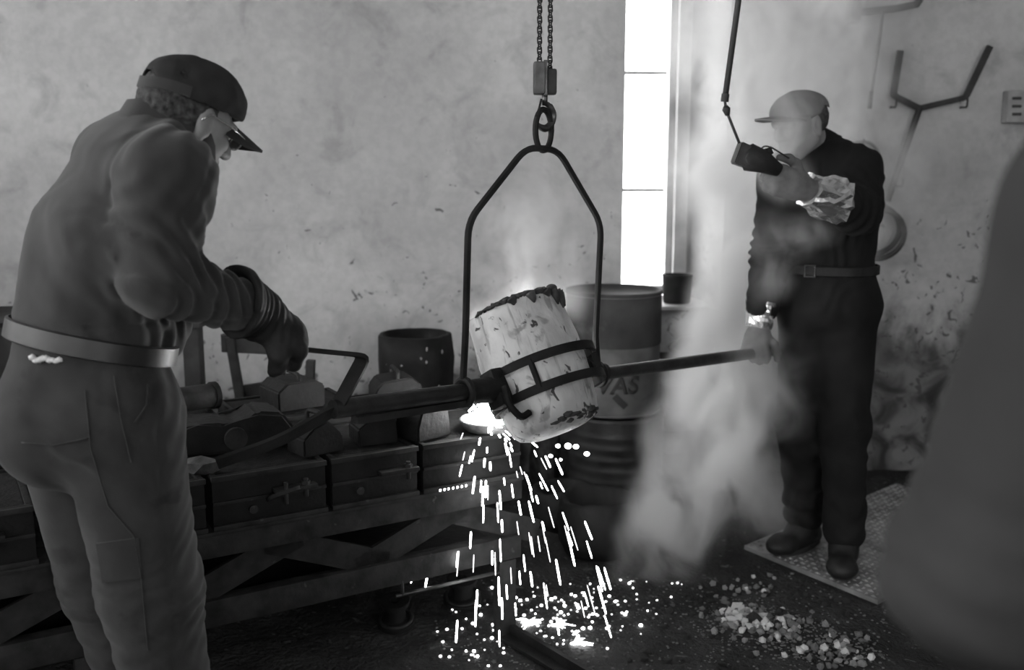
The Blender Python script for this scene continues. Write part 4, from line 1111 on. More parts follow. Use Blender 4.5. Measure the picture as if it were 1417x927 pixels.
    S.cut(wai + UP * .012, UP); S.cut(Vector((0, 0, .06)), -UP)
    def disp(P):
        d = .004 * fbm(P * 6, 3, 81)
        for i, k_ in enumerate((lk, rk)): d = d + folds(P, k_, .15, UP * .9 + r * .3, 50, .007, 83 + i) + folds(P, k_ - UP * .33, .12, UP + f * .3, 60, .009, 87 + i)
        return d + folds(P, pel + f * .1, .15, UP * .6 + r * .6, 90, .003, 91)
    S.displace(disp, .05); S.obj('trousers', MAT['dark_coverall'], o)
    b = ring_band('belt', wai + UP * .003, UP, .176, .139, r, .036, .006, MAT['dark_iron'], o)
    c = wai + f * .146 + UP * .003 + r * .045
    bm = bmesh.new(); q = [c + r * x + UP * z for x, z in ((-.018, -.020), (.018, -.020), (.018, .020), (-.018, .020))]; tube(bm, q, .003, 6, True); build('buckle', bm, MAT['worn_steel'], b)
    bm = bmesh.new(); q = wai + r * .155 + f * .07; tube(bm, [q + UP * .02, q + f * .012 - UP * .0, q - UP * .02], .006, 6); build('belt_clip', bm, MAT['chrome'], b)
    # gloves with aluminised cuffs
    def foil(name, a, b_, r0, r1, seed):
        a, b_ = Vector(a), Vector(b_); d, s, u = frame_from(b_ - a); bm = bmesh.new(); rows = []
        for j in range(9):
            t = j / 8; row = []
            for i in range(28):
                q = 2 * math.pi * i / 28; rr = r0 + (r1 - r0) * t
                rr *= 1 + .13 * float(vnoise(np.array([[math.cos(q) * 2.2, math.sin(q) * 2.2, t * 3 + seed]]), seed)[0]) + .13 * float(vnoise(np.array([[math.cos(q) * 5, math.sin(q) * 5, t * 7]]), seed + 1)[0])
                row.append(bm.verts.new(a + (b_ - a) * t + (s * math.cos(q) + u * math.sin(q)) * rr))
            rows.append(row)
        for x, y in zip(rows, rows[1:]):
            for i in range(28): bm.faces.new((x[i], x[(i + 1) % 28], y[(i + 1) % 28], y[i]))
        bm.faces.new(rows[0][::-1]); bm.faces.new(rows[-1])
        return build(name, bm, MAT['foil'], o)
    dl = (lw - le).normalized()
    foil('foil_cuff', le + (lw - le) * .42, lw - dl * .005, .076, .052, 3)
    dr = (rw - re).normalized(); foil('foil_cuff', re + (rw - re) * .66, rw + dr * .005, .060, .046, 6)
    S = SDF(*bounds([lw, at(1035, 235, HANDY), at(1060, 285, HANDY)], .07), .004)
    kn = at(1066, 246, HANDY - .02)
    S.cone(lw, lw + (kn - lw) * .4, .036, .034, .02)
    hand_sdf(S, lw + (kn - lw).normalized() * .015, kn - lw, Vector((.35, -.85, -.35)), Vector((.1, -.3, .95)), L=.20, curl=(38, 62, 40), fat=1.25, k=.009, thumb=(.95, .25, .05))
    S.displace(lambda P: .002 * fbm(P * 26, 2, 66), .02); S.obj('glove', MAT['pale_glove'], o)
    S = SDF(*bounds([rw, at(1040, 500, 3.6), at(1062, 480, 3.6)], .08), .004)
    gp = on_pole(1046); S.cone(rw - dr * .01, rw + dr * .03, .036, .034, .02)
    hand_sdf(S, rw + dr * .01, (gp + Vector((-.01, -.02, .012)) - rw), Vector((-.45, -.85, .1)), Vector((.85, -.45, -.1)), L=.195, curl=(72, 80, 50), fat=1.22, k=.009, thumb=(.5, .25, -.8))
    S.displace(lambda P: .002 * fbm(P * 26, 2, 67), .02); S.obj('glove', MAT['pale_glove'], o)
    boot(o, la, Vector((-.35, -.95, 0))); boot(o, ra, Vector((-.80, -.62, 0)))
right_man()

# ---- third man at the edge of the picture, elbow out, close to the camera
def near_man():
    f = Vector((-.25, .97, 0)); r = Vector((.97, .25, 0))
    ls = Vector((.490, .80, 1.43)); le = Vector((.398, .80, 1.13)); lw = Vector((.52, .98, 1.05))
    rs = ls + r * .40; re = rs + Vector((.08, .0, -.32)); rw = re + Vector((-.02, .12, -.22))
    ub = (ls + rs) / 2 + UP * -.02; che = ub - UP * .18; wai = ub - UP * .40; pel = wai - UP * .14; nb = ub + UP * .09; hd = nb + UP * .16 + f * .05
    lh = pel - r * .09; rh = pel + r * .09; lk = lh - UP * .42 + f * .02; rk = rh - UP * .42 + f * .02; la = Vector((lk.x, lk.y, .1)); ra = Vector((rk.x, rk.y, .1))
    o = thing('person', 'man in a plain dark work coat standing close by with his elbow out', 'person', ((la.x + ra.x) / 2, (la.y + ra.y) / 2, 0))
    S = SDF(*bounds([pel, hd, ls, le, lw, rs, re, rw, la, ra], .17), .008)
    S.ecap(pel, che, r, (.14, .10), (.15, .10), .04); S.ecap(che, ub, r, (.15, .10), (.14, .08), .04); S.cone(ub, ls, .06, .05, .04); S.cone(ub, rs, .06, .05, .04)
    S.chain([ls, le, lw], [.05, .042, .032], .03); S.chain([rs, re, rw], [.05, .042, .032], .03); S.chain([lh, lk, la], [.08, .055, .04], .03); S.chain([rh, rk, ra], [.08, .055, .04], .03)
    p, R, ax = head_sdf(S, hd, f, UP, nb)
    hand_sdf(S, lw, (lw - le) + r * .1, -f * .5 - r * .5, UP, curl=(30, 40, 30)); hand_sdf(S, rw, (rw - re), r, f, curl=(25, 30, 25))
    S.obj('body', MAT['skin'], o)
    S = SDF(*bounds([hd], .15), .006); S.ell(p(-.018, 0, .036), R, (.106, .084, .090), .004); S.cut(p(.03, 0, 0), ax[0] - ax[2] * .6); S.displace(lambda P: .003 * vnoise(P * 90, 2)); S.obj('hair', MAT['hair'], o)
    S = SDF(*bounds([pel - UP * .3, ub, nb, ls, le, lw, rs, re, rw], .16), .009)
    S.ecap(pel - UP * .26, che, r, (.23, .17), (.20, .15), .05); S.ecap(che, ub, r, (.2, .15), (.18, .11), .05); S.ecap(ub, nb, r, (.16, .10), (.075, .075), .05)
    for a, b, c in ((ls, le, lw), (rs, re, rw)):
        S.cone(ub + (a - ub) * .5, a, .10, .088, .05); S.chain([a, b], [.082, .074], .04); S.cone(b, b + (c - b) * .9, .074, .060, .03)
    S.cut(pel - UP * .24, -UP)
    S.displace(lambda P: .004 * fbm(P * 6, 3, 95) + folds(P, le, .12, (ls - le), 117, .005, 97), .05); S.obj('coat', MAT['coat_cloth'], o)
    S = SDF(*bounds([pel, la, ra], .16), .01)
    for a, b, c in ((lh, lk, la), (rh, rk, ra)): S.cone(a, b, .11, .09, .05); S.cone(b, c + UP * .03, .088, .075, .03)
    S.cut(Vector((0, 0, .06)), -UP); S.obj('trousers', MAT['dark_coverall'], o)
    boot(o, la, f); boot(o, ra, f)
near_man()

# ------------------------------------------------------------------ behind the bench
YP = 4.32
def drum(name, label, c, r, z0, z1, ribs, m, top_m, lid=True, grp=None, chimes=True):
    d = thing(name, label, 'drum', (c[0], c[1], z0), grp); M = Matrix.Translation((c[0], c[1], 0))
    pr = [(r, z0)]; n = 40
    for i in range(n + 1):
        z = z0 + (z1 - z0) * i / n; pr.append((r + sum(.004 * math.exp(-((z - q) / .010) ** 2) for q in ribs), z))
    bm = bmesh.new(); lathe(bm, pr, 48, M); build('barrel', bm, MAT[m], d, True)
    bm = bmesh.new(); lathe(bm, [(0, z1 - .012), (r - .012, z1 - .012), (r - .006, z1 + .003), (r + .006, z1 + .004), (r + .008, z1 - .010)], 48, M); build('lid', bm, MAT[top_m], d, True)
    if chimes:
        bm = bmesh.new(); tube(bm, [(c[0] + (r + .003) * math.cos(a), c[1] + (r + .003) * math.sin(a), z0 + .008) for a in np.linspace(0, 2 * math.pi, 49)[:-1]], .007, 6, True); build('chime', bm, MAT[m], d, True)
    return d
DC = at(848, 500, YP); DR = .205
zt = at(848, 401, YP).z; zm = at(848, 580, YP - DR).z
d1 = drum('steel_drum', 'tall painted steel drum with dark lettering, stacked on a ribbed drum below the window', (DC.x, YP), DR, zm, zt, [], 'drum_pale', 'drum_dark', chimes=True)
bm = bmesh.new(); lathe(bm, [(DR + .0015, zm + .30), (DR + .0035, zm + .304), (DR + .0035, zt - .02), (DR + .0015, zt - .016)], 48, Matrix.Translation((DC.x, YP, 0))); build('dark_band', bm, MAT['drum_dark'], d1, True)
drum('steel_drum', 'dark ribbed steel drum on the floor under the lettered drum', (DC.x + .015, YP), DR + .008, -.015, zm - .012, [zm - .09, zm - .14, zm - .19, zm - .24, zm - .29, zm - .34], 'drum_ribbed', 'drum_dark')
# lettering on the drum, bent round it
def letters(txt, size, a0, z, parent, rad, cx, cy):
    cu = bpy.data.curves.new('lettering', 'FONT'); cu.body = txt; cu.size = size; cu.offset = size * .03; cu.shear = .15
    t = bpy.data.objects.new('lettering', cu); COL.objects.link(t)
    me = bpy.data.meshes.new_from_object(t.evaluated_get(bpy.context.evaluated_depsgraph_get())); bpy.data.objects.remove(t)
    bm = bmesh.new(); bm.from_mesh(me); bmesh.ops.subdivide_edges(bm, edges=bm.edges[:], cuts=1)
    for v in bm.verts:
        a = a0 + v.co.x / rad; v.co = Vector((cx + math.cos(a) * rad, cy + math.sin(a) * rad, z + v.co.y))
    r = bmesh.ops.extrude_face_region(bm, geom=bm.faces[:])
    for v in [g for g in r['geom'] if isinstance(g, bmesh.types.BMVert)]:
        e = Vector((v.co.x - cx, v.co.y - cy, 0)).normalized(); v.co += e * .0015
    me2 = build('lettering', bm, MAT['letter_paint'], parent)
bpy.context.view_layer.update()
LA = -math.pi / 2 - .085                                             # towards the camera
letters('VAS', .105, LA - .36, at(840, 546, YP - DR).z + .004, d1, DR + .002, DC.x, YP)
bm = bmesh.new()
a0 = LA + .03
def cyl(a, z, r=DR + .0025): return Vector((DC.x + math.cos(a) * r, YP + math.sin(a) * r, z))
zz = at(850, 548, YP - DR).z
sweep(bm, [cyl(a0, zz), cyl(a0 + .13, zz - .028), cyl(a0 + .24, zz - .048)], rect(.004, .028), (0, 0, 1)); build('lettering', bm, MAT['letter_paint'], d1)
# tin on the sill
def pot(name, label, cat, base, r, h, m, dent=0, handle=True, grp=None):
    o = thing(name, label, cat, base, grp); M = Matrix.Translation(base)
    bm = bmesh.new(); lathe(bm, [(0, 0), (r * .9, 0), (r * .96, h * .1), (r, h * .9), (r * 1.04, h), (r * .96, h), (r * .9, h * .3), (0, h * .25)], 28, M, (lambda i, z: 1 + dent * math.sin(i * .9 + z * 20))); build('pot_wall', bm, MAT[m], o, True)
    if handle:
        bm = bmesh.new(); b = Vector(base); tube(bm, fillet([b + Vector((r, 0, h * .85)), b + Vector((r * 1.5, -.01, h * .8)), b + Vector((r * 1.5, -.01, h * .35)), b + Vector((r, 0, h * .3))], .02), .006, 6); build('handle', bm, MAT[m], o, True)
    return o
sp = at(936, 428, 4.86); pot('tin_can', 'dark tin can standing on the window sill', 'can', (sp.x, 4.86, .81), .072, .14, 'dark_iron', .03, handle=False)
# clutter between the window and the right man
def crate(name, label, cat, c, size, rz, m, n=4, grp=None):
    o = thing(name, label, cat, (c[0], c[1], c[2]), grp); M = Matrix.Rotation(rz, 4, 'Z'); C0 = Vector(c); w, d, h = size
    for side in (-1, 1):
        for i in range(n):
            bm = bmesh.new(); z = h * (i + .5) / n; add_box(bm, C0 + M @ Vector((0, side * d / 2, z)), (w, .014, h / n * .9), rz, bevel=.002); build('slat', bm, MAT[m], o)
            bm = bmesh.new(); add_box(bm, C0 + M @ Vector((side * w / 2, 0, z)), (.014, d - .016, h / n * .9), rz, bevel=.002); build('slat', bm, MAT[m], o)
    bm = bmesh.new(); add_box(bm, C0 + Vector((0, 0, .012)), (w - .01, d - .01, .02), rz); build('bottom', bm, MAT[m], o)
    return o
cc = at(945, 500, 4.5); crate('wooden_crate', 'dark slatted wooden crate behind the smoke beside the lettered drum', 'crate', (cc.x + .06, 4.5, -.01), (.36, .3, .62), .15, 'wood', 6)
broken('slag_chunk', 'dark lump on top of the slatted crate by the sill', 'slag lump', (cc.x + .04, 4.48, .655), (.12, .09, .055), 8, 'dark_clinker')
# dark squat crucible stubs on the floor by the ribbed drum
def stub(label, px, py, Y, r, h, seed):
    b = at(px, py, Y); b.z = -.012; o = thing('crucible_stub', label, 'old crucible', b, 'spent crucibles on the floor'); M = Matrix.Translation(b)
    bm = bmesh.new(); lathe(bm, [(0, 0), (r * .8, 0), (r * .97, h * .25), (r, h * .6), (r * .93, h * .97), (r * .85, h), (r * .74, h * .95), (r * .66, h * .6), (0, h * .5)], 30, M, lambda i, z: 1 + .03 * math.sin(i * .7 + seed) + .02 * math.sin(i * 1.9 + z * 30)); build('shell', bm, MAT['dark_iron'], o, True)
    bm = bmesh.new(); lathe(bm, [(0, h * .72), (r * .5, h * .70), (r * .72, h * .64)], 24, M, lambda i, z: 1 + .05 * math.sin(i * 2.1)); build('ash_fill', bm, MAT['dark_clinker'], o, True)
stub('squat sooty spent crucible on the floor in front of the ribbed drum', 826, 735, 3.72, .16, .22, 1)
stub('low sooty spent crucible on the floor beside the end of the bench', 782, 690, 4.0, .15, .16, 4)
stub('small sooty spent crucible on the floor at the edge of the smoke', 905, 690, 3.95, .12, .15, 7)

# sooty pot, trestle and heap along the wall
hp = at(577, 540, 4.3)
blk = thing('brick_plinth', 'low sooty brick plinth under the spattered pot', 'plinth', (hp.x, 4.3, 0))
bm0 = bmesh.new(); add_box(bm0, (0, 0, 0), (.19, .10, .068), bevel=.004); brick_me = bpy.data.meshes.new('brick'); bm0.to_mesh(brick_me); bm0.free(); brick_me.materials.append(MAT['dark_clinker'])
for k in range(6):
    for i in range(3):
        for j in range(3):
            b = link_mesh('brick', brick_me, None, blk); b.location = ((i - 1) * .196 + (.04 if k % 2 else -.02), (j - 1) * .106, .034 + k * .072 - .012); b.rotation_euler = (0, 0, random.uniform(-.04, .04))
pz = .034 + 5 * .072 + .024
o = thing('sooty_pot', 'wide sooty melting pot with pale spatters standing by the wall', 'pot', (hp.x, 4.26, pz)); M = Matrix.Translation((hp.x, 4.26, pz))
zt_ = at(577, 462, 4.26).z - pz; print('pot h', zt_, pz)
bm = bmesh.new(); R_ = .165; lathe(bm, [(0, 0), (R_ * .8, 0), (R_ * .95, zt_ * .2), (R_, zt_ * .7), (R_ * .97, zt_), (R_ * .84, zt_ + .004), (R_ * .8, zt_ * .8), (R_ * .7, zt_ * .3), (0, zt_ * .25)], 36, M, lambda i, z: 1 + .03 * math.sin(i * .8 + z * 9) + .02 * math.sin(i * 2.1 - z * 25)); build('pot_wall', bm, MAT['flask_iron'], o, True)
bm = bmesh.new()
for i in range(16):
    a = random.uniform(-2.6, -.5); z = random.uniform(.15, .9) * zt_; v = bmesh.ops.create_icosphere(bm, subdivisions=1, radius=1)['verts']; h_ = random.uniform(.004, .013)
    for q in v: q.co = Vector((q.co.x * .005, q.co.y * .005, q.co.z * h_)) + Vector((hp.x + R_ * .985 * math.cos(a), 4.26 + R_ * .985 * math.sin(a), pz + z))
e = build('spatter', bm, MAT['clinker'], o, True); e['kind'] = 'stuff'
tr = thing('wooden_trestle', 'weathered wooden trestle by the wall behind the left man\'s glove', 'trestle', at(345, 700, 4.0).xy.to_3d())
def plank(name, a, b, w, t, m='wood', parent=tr):
    bm = bmesh.new(); sweep(bm, [a, b], rect(t, w), (0, 0, 1)); bmesh.ops.bevel(bm, geom=bm.edges[:], offset=.003, segments=1, affect='EDGES'); return build(name, bm, MAT[m], parent)
YT = 4.0
plank('top_board', at(308, 474, YT), at(372, 477, YT - .05), .075, .03)
for x0, y0, x1 in ((318, 466, 334), (430, 498, 428)):
    a = at(x0, y0, YT - .03); b = at(x1, 560, YT - .03); b = a + (b - a) * ((a.z + .01) / (a.z - b.z)); plank('leg', a, b, .035, .035)
plank('rail', at(332, 543, YT), at(432, 527, YT), .055, .025); a = at(372, 470, YT + .02); b = at(396, 560, YT + .02); b = a + (b - a) * ((a.z + .01) / (a.z - b.z)); plank('leg', a, b, .035, .035)
po = thing('wooden_post', 'dark upright wooden post beside the trestle, behind the left man\'s elbow', 'post', (at(266, 600, 3.9).x, 3.9, -.01)); a = at(266, 452, 3.9); plank('post_shaft', a, Vector((a.x, 3.9, -.01)), .065, .065, 'wood', po); bm = bmesh.new(); add_box(bm, (a.x, 3.9, a.z + .01), (.09, .09, .02), bevel=.003); build('post_cap', bm, MAT['wood'], po)
heap = [(200, .16, .30), (255, .14, .34), (310, .17, .36), (360, .13, .40), (412, .12, .38), (470, .12, .37), (700, .12, .30), (755, .13, .34), (140, .18, .34), (80, .16, .30), (20, .18, .30)]
desc = ['behind the left man\'s back', 'behind the wooden post', 'behind the trestle\'s slanting leg', 'under the trestle\'s top board', 'at the trestle\'s far leg', 'between the trestle and the pot', 'to the right of the pot plinth', 'behind the crucible against the wall', 'behind the left man\'s jacket', 'far along the wall past the left man', 'at the far left end of the wall']
for i, (x, r, h) in enumerate(heap):
    c = at(x, 520, 4.5)
    broken('scrap_heap_lump', 'sooty mound of waste sand ' + desc[i], 'waste sand', (c.x, 4.46, h * .5 - .01), (r * .52, r * .8, h * .62), 20 + i, 'dark_clinker', 'waste sand mounds along the wall', n=3)
sd = at(-18, 470, 3.0); drum('steel_drum', 'black open drum behind the left man\'s back by the bench', (sd.x - .16, 3.30), .22, -.015, at(0, 458, 3.0).z, [.3, .6], 'drum_ribbed', 'dark_iron')

# ------------------------------------------------------------------ tools and fittings on the wall behind the right man
wt = thing('hanging_shank', 'second crucible shank with forked handles hanging on the plaster wall', 'crucible shank', at(1272, 150, 4.66)); YW = WALL_Y - .05
W = lambda x, y, d=0: at(x, y, YW - d)
for nm, pts in (('handle', [(1272, 150), (1336, 135), (1370, 64)]), ('handle', [(1272, 150), (1236, 132), (1246, 70)])):
    bm = bmesh.new(); sweep(bm, fillet([W(*q) for q in pts], .015, 3), rect(.026, .020), (0, -1, 0)); build(nm, bm, MAT['iron'], wt, 'auto')
bm = bmesh.new(); tube(bm, [W(1273, 148), W(1228, 278)], .014, 10); build('shaft', bm, MAT['iron'], wt, 'auto')
for dx, dz, dy in ((0, 0, 0), (6, 6, .05)):
    bm = bmesh.new(); c = W(1208 + dx, 318 + dz, dy); tube(bm, [c + Vector((.125 * math.cos(a), 0, .115 * math.sin(a))) for a in np.linspace(0, 2 * math.pi, 33)[:-1]], .013, 8, True, up=(0, 1, 0)); build('ring_band', bm, MAT['iron'], wt, True)
for q in ((1247, 250), (1336, 140), (1238, 140)):
    bm = bmesh.new(); a = W(q[0], q[1] + 3); tube(bm, fillet([a + Vector((0, .06, -.015)), a + Vector((0, -.018, -.018)), a + Vector((0, -.02, .02))], .01), .005, 6); build('wall_peg', bm, MAT['iron'], wt, True)
r2 = thing('iron_hoop', 'thin iron hoop hanging on the wall beside the hanging shank', 'hoop', W(1190, 235)); c = W(1193, 235); bm = bmesh.new(); tube(bm, [c + Vector((.10 * math.cos(a), .02, .13 * math.sin(a))) for a in np.linspace(0, 2 * math.pi, 33)[:-1]], .007, 8, True, up=(0, 1, 0)); build('hoop_bar', bm, MAT['worn_steel'], r2, True)
bm = bmesh.new(); a = c + Vector((0, .055, .122)); tube(bm, [a, a - Vector((0, .055, 0)), a + Vector((0, -.056, .02))], .004, 6); build('nail', bm, MAT['iron'], r2, True)
br = thing('wall_bracket', 'flat iron bracket high on the wall above the hanging shank', 'bracket', W(1225, 15)); bm = bmesh.new(); sweep(bm, [W(1178, 18, .0), W(1240, 12), W(1268, 6), W(1276, -6)], rect(.03, .02), (0, -1, 0)); build('bracket_arm', bm, MAT['iron'], br, 'auto'); bm = bmesh.new(); add_box(bm, W(1182, 16, -.02), (.05, .06, .10), bevel=.006); build('wall_plate', bm, MAT['iron'], br, 'auto')
rd = thing('hanging_rod', 'thin iron rod hanging on the wall under the flat bracket', 'rod', W(1212, 110)); bm = bmesh.new(); tube(bm, fillet([W(1222, 14, .005), W(1219, 40, .005), W(1206, 128, .005)], .02), .007, 8); build('rod_bar', bm, MAT['worn_steel'], rd, True); bm = bmesh.new(); tube(bm, [W(1206, 126, .005), W(1203, 150, .005)], .010, 8); build('rod_grip', bm, MAT['iron'], rd, True)
eb = thing('wall_switch', 'pale worn switch box on the wall at the far right', 'switch box', W(1412, 148))
a = W(1395, 125); b = W(1440, 170); bm = bmesh.new(); add_box(bm, ((a.x + b.x) / 2, WALL_Y - .03, (a.z + b.z) / 2), (b.x - a.x, .06, a.z - b.z), bevel=.008); build('case', bm, MAT['box_paint'], eb, 'auto')
for i in range(3):
    bm = bmesh.new(); add_box(bm, W(1407, 136 + i * 11, .012), (.04, .012, .012), bevel=.002); build('button', bm, MAT['rubber'], eb)

# ------------------------------------------------------------------ hoist pendant in the right man's hand
YC = HANDY - .03
pc = thing('pendant_control', 'dark hoist pendant switch gripped in the right man\'s raised hand', 'hoist control', at(1040, 218, YC))
def disc(bm, c, r, h, axis, n=24): ax = Vector(axis).normalized(); tube(bm, [Vector(c) - ax * h / 2, Vector(c) + ax * h / 2], r, n, up=(0, .3, 1))
bm = bmesh.new(); a = at(1013, 226, YC); b = at(1024, 196, YC); c = at(1046, 206, YC); d = at(1036, 234, YC)
vs = []
for off in (-.035, .035): vs.append([bm.verts.new(p + Vector((0, off, 0))) for p in (a, b, c, d)])
bm.faces.new(vs[0]); bm.faces.new(vs[1][::-1])
for i in range(4): bm.faces.new((vs[0][i], vs[1][i], vs[1][(i + 1) % 4], vs[0][(i + 1) % 4]))
bmesh.ops.bevel(bm, geom=bm.edges[:], offset=.004, segments=2, affect='EDGES'); build('back_plate', bm, MAT['iron'], pc, 'auto')
bm = bmesh.new(); tube(bm, [at(1026, 222, YC), at(1040, 218, YC - .01), at(1056, 224, YC - .01), at(1078, 236, YC)], .040, 14, scales=[.85, 1.05, .9, .5]); build('switch_body', bm, MAT['dark_iron'], pc, True)
bm = bmesh.new(); disc(bm, at(1040, 219, YC - .036), .020, .012, (0, 1, 0)); build('push_button', bm, MAT['rubber'], pc, 'auto')
bm = bmesh.new(); tube(bm, [at(1058, 211, YC), at(1064, 209, YC), at(1066, 214, YC)], .011, 10); build('knob', bm, MAT['dark_iron'], pc, True)
bm = bmesh.new(); tube(bm, fillet([at(1050, 212, YC), at(1056, 202, YC), at(1066, 203, YC), at(1092, 219, YC)], .02, 5), .0028, 6); build('lead_wire', bm, MAT['rubber'], pc, True)
cbl = thing('pendant_cable', 'hanging control cable with a joint above the pendant switch', 'cable', at(1022, 196, YC))
up_ = at(1003, 138, YC); tp_ = at(1022, 0, YC); dd = (tp_ - up_)
bm = bmesh.new(); tube(bm, [up_, tp_, tp_ + dd * .9, Vector(tp_ + dd * 1.8) + Vector((.05, 0, .2))], .0095, 10); build('upper_cable', bm, MAT['rubber'], cbl, True)
bm = bmesh.new(); tube(bm, [up_ + dd * .06, up_ - dd * .02], .0125, 10); build('ferrule', bm, MAT['iron'], cbl, 'auto')
bm = bmesh.new(); tube(bm, [at(1004, 146, YC), at(1005, 151, YC), at(1007, 160, YC)], .012, 10, scales=[.5, 1.1, .6]); build('joint', bm, MAT['iron'], cbl, True)
bm = bmesh.new(); tube(bm, [up_, at(1004, 147, YC), at(1007, 158, YC), at(1023, 198, YC)], .0045, 8); build('lower_cable', bm, MAT['rubber'], cbl, True)

# ------------------------------------------------------------------ tread plate, clinker heap, spatter, sparks
pc_ = [atz(1030, 754, -.001), atz(1215, 830, -.001), atz(1420, 745, -.001), atz(1240, 668, -.001)]
pe = thing('tread_plate', 'worn steel tread plate on the floor under the right man\'s boots', 'steel plate', pc_[0])
u = (pc_[1] - pc_[0]); v = (pc_[3] - pc_[0]); 
bm = bmesh.new(); qa = [bm.verts.new(pc_[0] + u * x + v * y - UP * .018) for x, y in ((0, 0), (1, 0), (1, 1), (0, 1))]; qb = [bm.verts.new(pc_[0] + u * x + v * y - UP * .002) for x, y in ((0, 0), (1, 0), (1, 1), (0, 1))]
bm.faces.new(qa); bm.faces.new(qb)
for i in range(4): bm.faces.new((qa[i], qa[(i + 1) % 4], qb[(i + 1) % 4], qb[i]))
build('plate', bm, MAT['tread_plate'], pe)
bm = bmesh.new(); un, vn = u.normalized(), v.normalized(); nu, nv = int(u.length / .030), int(v.length / .030)
for i in range(nu):
    for j in range(nv):
        c = pc_[0] + un * (.03 * (i + .5)) + vn * (.03 * (j + .5)); d = (un + vn * .2 if (i + j) % 2 else vn + un * .2).normalized(); w = Vector((-d.y, d.x, 0))
        q = [bm.verts.new(c + d * x * .0135 + w * y * .005 - UP * .002) for x, y in ((-1, 0), (0, -1), (1, 0), (0, 1))]; t_ = bm.verts.new(c + UP * .0045)
        for k in range(4): bm.faces.new((q[k], q[(k + 1) % 4], t_))
e = build('tread_pattern', bm, MAT['tread_plate'], pe); e['kind'] = 'stuff'

def lump_mesh(seed, m):
    bm = bmesh.new(); bmesh.ops.create_icosphere(bm, subdivisions=1, radius=1); co = np.array([w.co for w in bm.verts]); nz = vnoise(co * 1.7 + seed * 5.1, seed)
    for w, a in zip(bm.verts, nz): w.co = w.co * (1 + .6 * float(a))
    me = bpy.data.meshes.new('clinker'); bm.to_mesh(me); bm.free(); me.materials.append(MAT[m]); return me
mat('clinker_dull', .13, .9, 0, .2); mat('clinker_light', .55, .9, 0, .2)
LM = {m: [lump_mesh(i + 1, m) for i in range(4)] for m in ('white_clinker', 'dark_clinker')}
LM['clinker'] = [lump_mesh(i + 1, m) for i in range(4) for m in ('clinker', 'clinker_dull', 'clinker_dull', 'clinker_light')]
def lump(px, py, s, m, label, grp, zup=0):
    p = atz(px, py, 0); z = floor_z(p.x, p.y); o = link_mesh('clinker_lump', random.choice(LM[m]), None); o.location = (p.x, p.y, z + s * .45 + zup); o.scale = (s * random.uniform(.8, 1.3), s * random.uniform(.8, 1.3), s * random.uniform(.7, 1.0)); o.rotation_euler = (random.uniform(-.3, .3), random.uniform(-.3, .3), random.uniform(0, 6.28))
    return tag(o, label, 'clinker', grp)
def along(t):                                                         # spine of the heap in the picture
    P = [(992, 838), (1035, 862), (1080, 872), (1130, 890), (1185, 905)]; k = min(int(t * 4), 3); f_ = t * 4 - k
    return P[k][0] + (P[k + 1][0] - P[k][0]) * f_, P[k][1] + (P[k + 1][1] - P[k][1]) * f_
big = [(1000, 843), (1008, 850), (1016, 853), (1024, 850), (1031, 856), (1024, 861), (1053, 858), (1047, 866), (1012, 860), (1020, 846), (1035, 848), (1058, 866), (1040, 871), (1030, 866)]
for x, y in big: lump(x, y, random.uniform(.013, .020), 'white_clinker', 'bright white clinker lump at the head of the heap on the floor', 'white clinker lumps')
lump(1040, 862, .026, 'dark_clinker', 'dark pointed clinker shard standing among the white lumps', None)
for i in range(190):
    t = random.random() ** .9; x, y = along(t); lump(x + random.gauss(0, 17), y + random.gauss(0, 10), random.uniform(.006, .015), 'clinker', 'pale grey clinker lump in the heap on the floor', 'grey clinker lumps')
for i in range(24):
    x, y = random.gauss(1040, 30), random.gauss(805, 10); lump(x, y, random.uniform(.006, .012), 'clinker', 'pale grey clinker lump near the edge of the tread plate', 'grey clinker lumps by the plate')
for i in range(60):
    x, y = random.uniform(820, 1200), random.uniform(800, 925); lump(x, y, random.uniform(.006, .014), 'dark_clinker', 'dark clinker lump strewn on the black floor', 'dark clinker lumps')
# fine crumbs
rngs = random.Random(5); bm = bmesh.new()
for i in range(1500):
    if i < 900: x, y = along(rngs.random()); x += rngs.gauss(0, 28); y += rngs.gauss(0, 13)
    else: x, y = rngs.uniform(600, 1230), rngs.uniform(790, 940)
    p = atz(x, y, 0); r_ = rngs.uniform(.002, .0048); w = bmesh.ops.create_icosphere(bm, subdivisions=1, radius=r_)['verts']; z = floor_z(p.x, p.y)
    for q in w: q.co = Vector((q.co.x * 1.2, q.co.y, q.co.z * .7)) + Vector((p.x, p.y, z + r_ * .4))
tag(build('clinker_crumbs', bm, MAT['clinker_dull']), 'fine pale clinker crumbs scattered over the dark floor', 'crumbs', None, 'stuff')

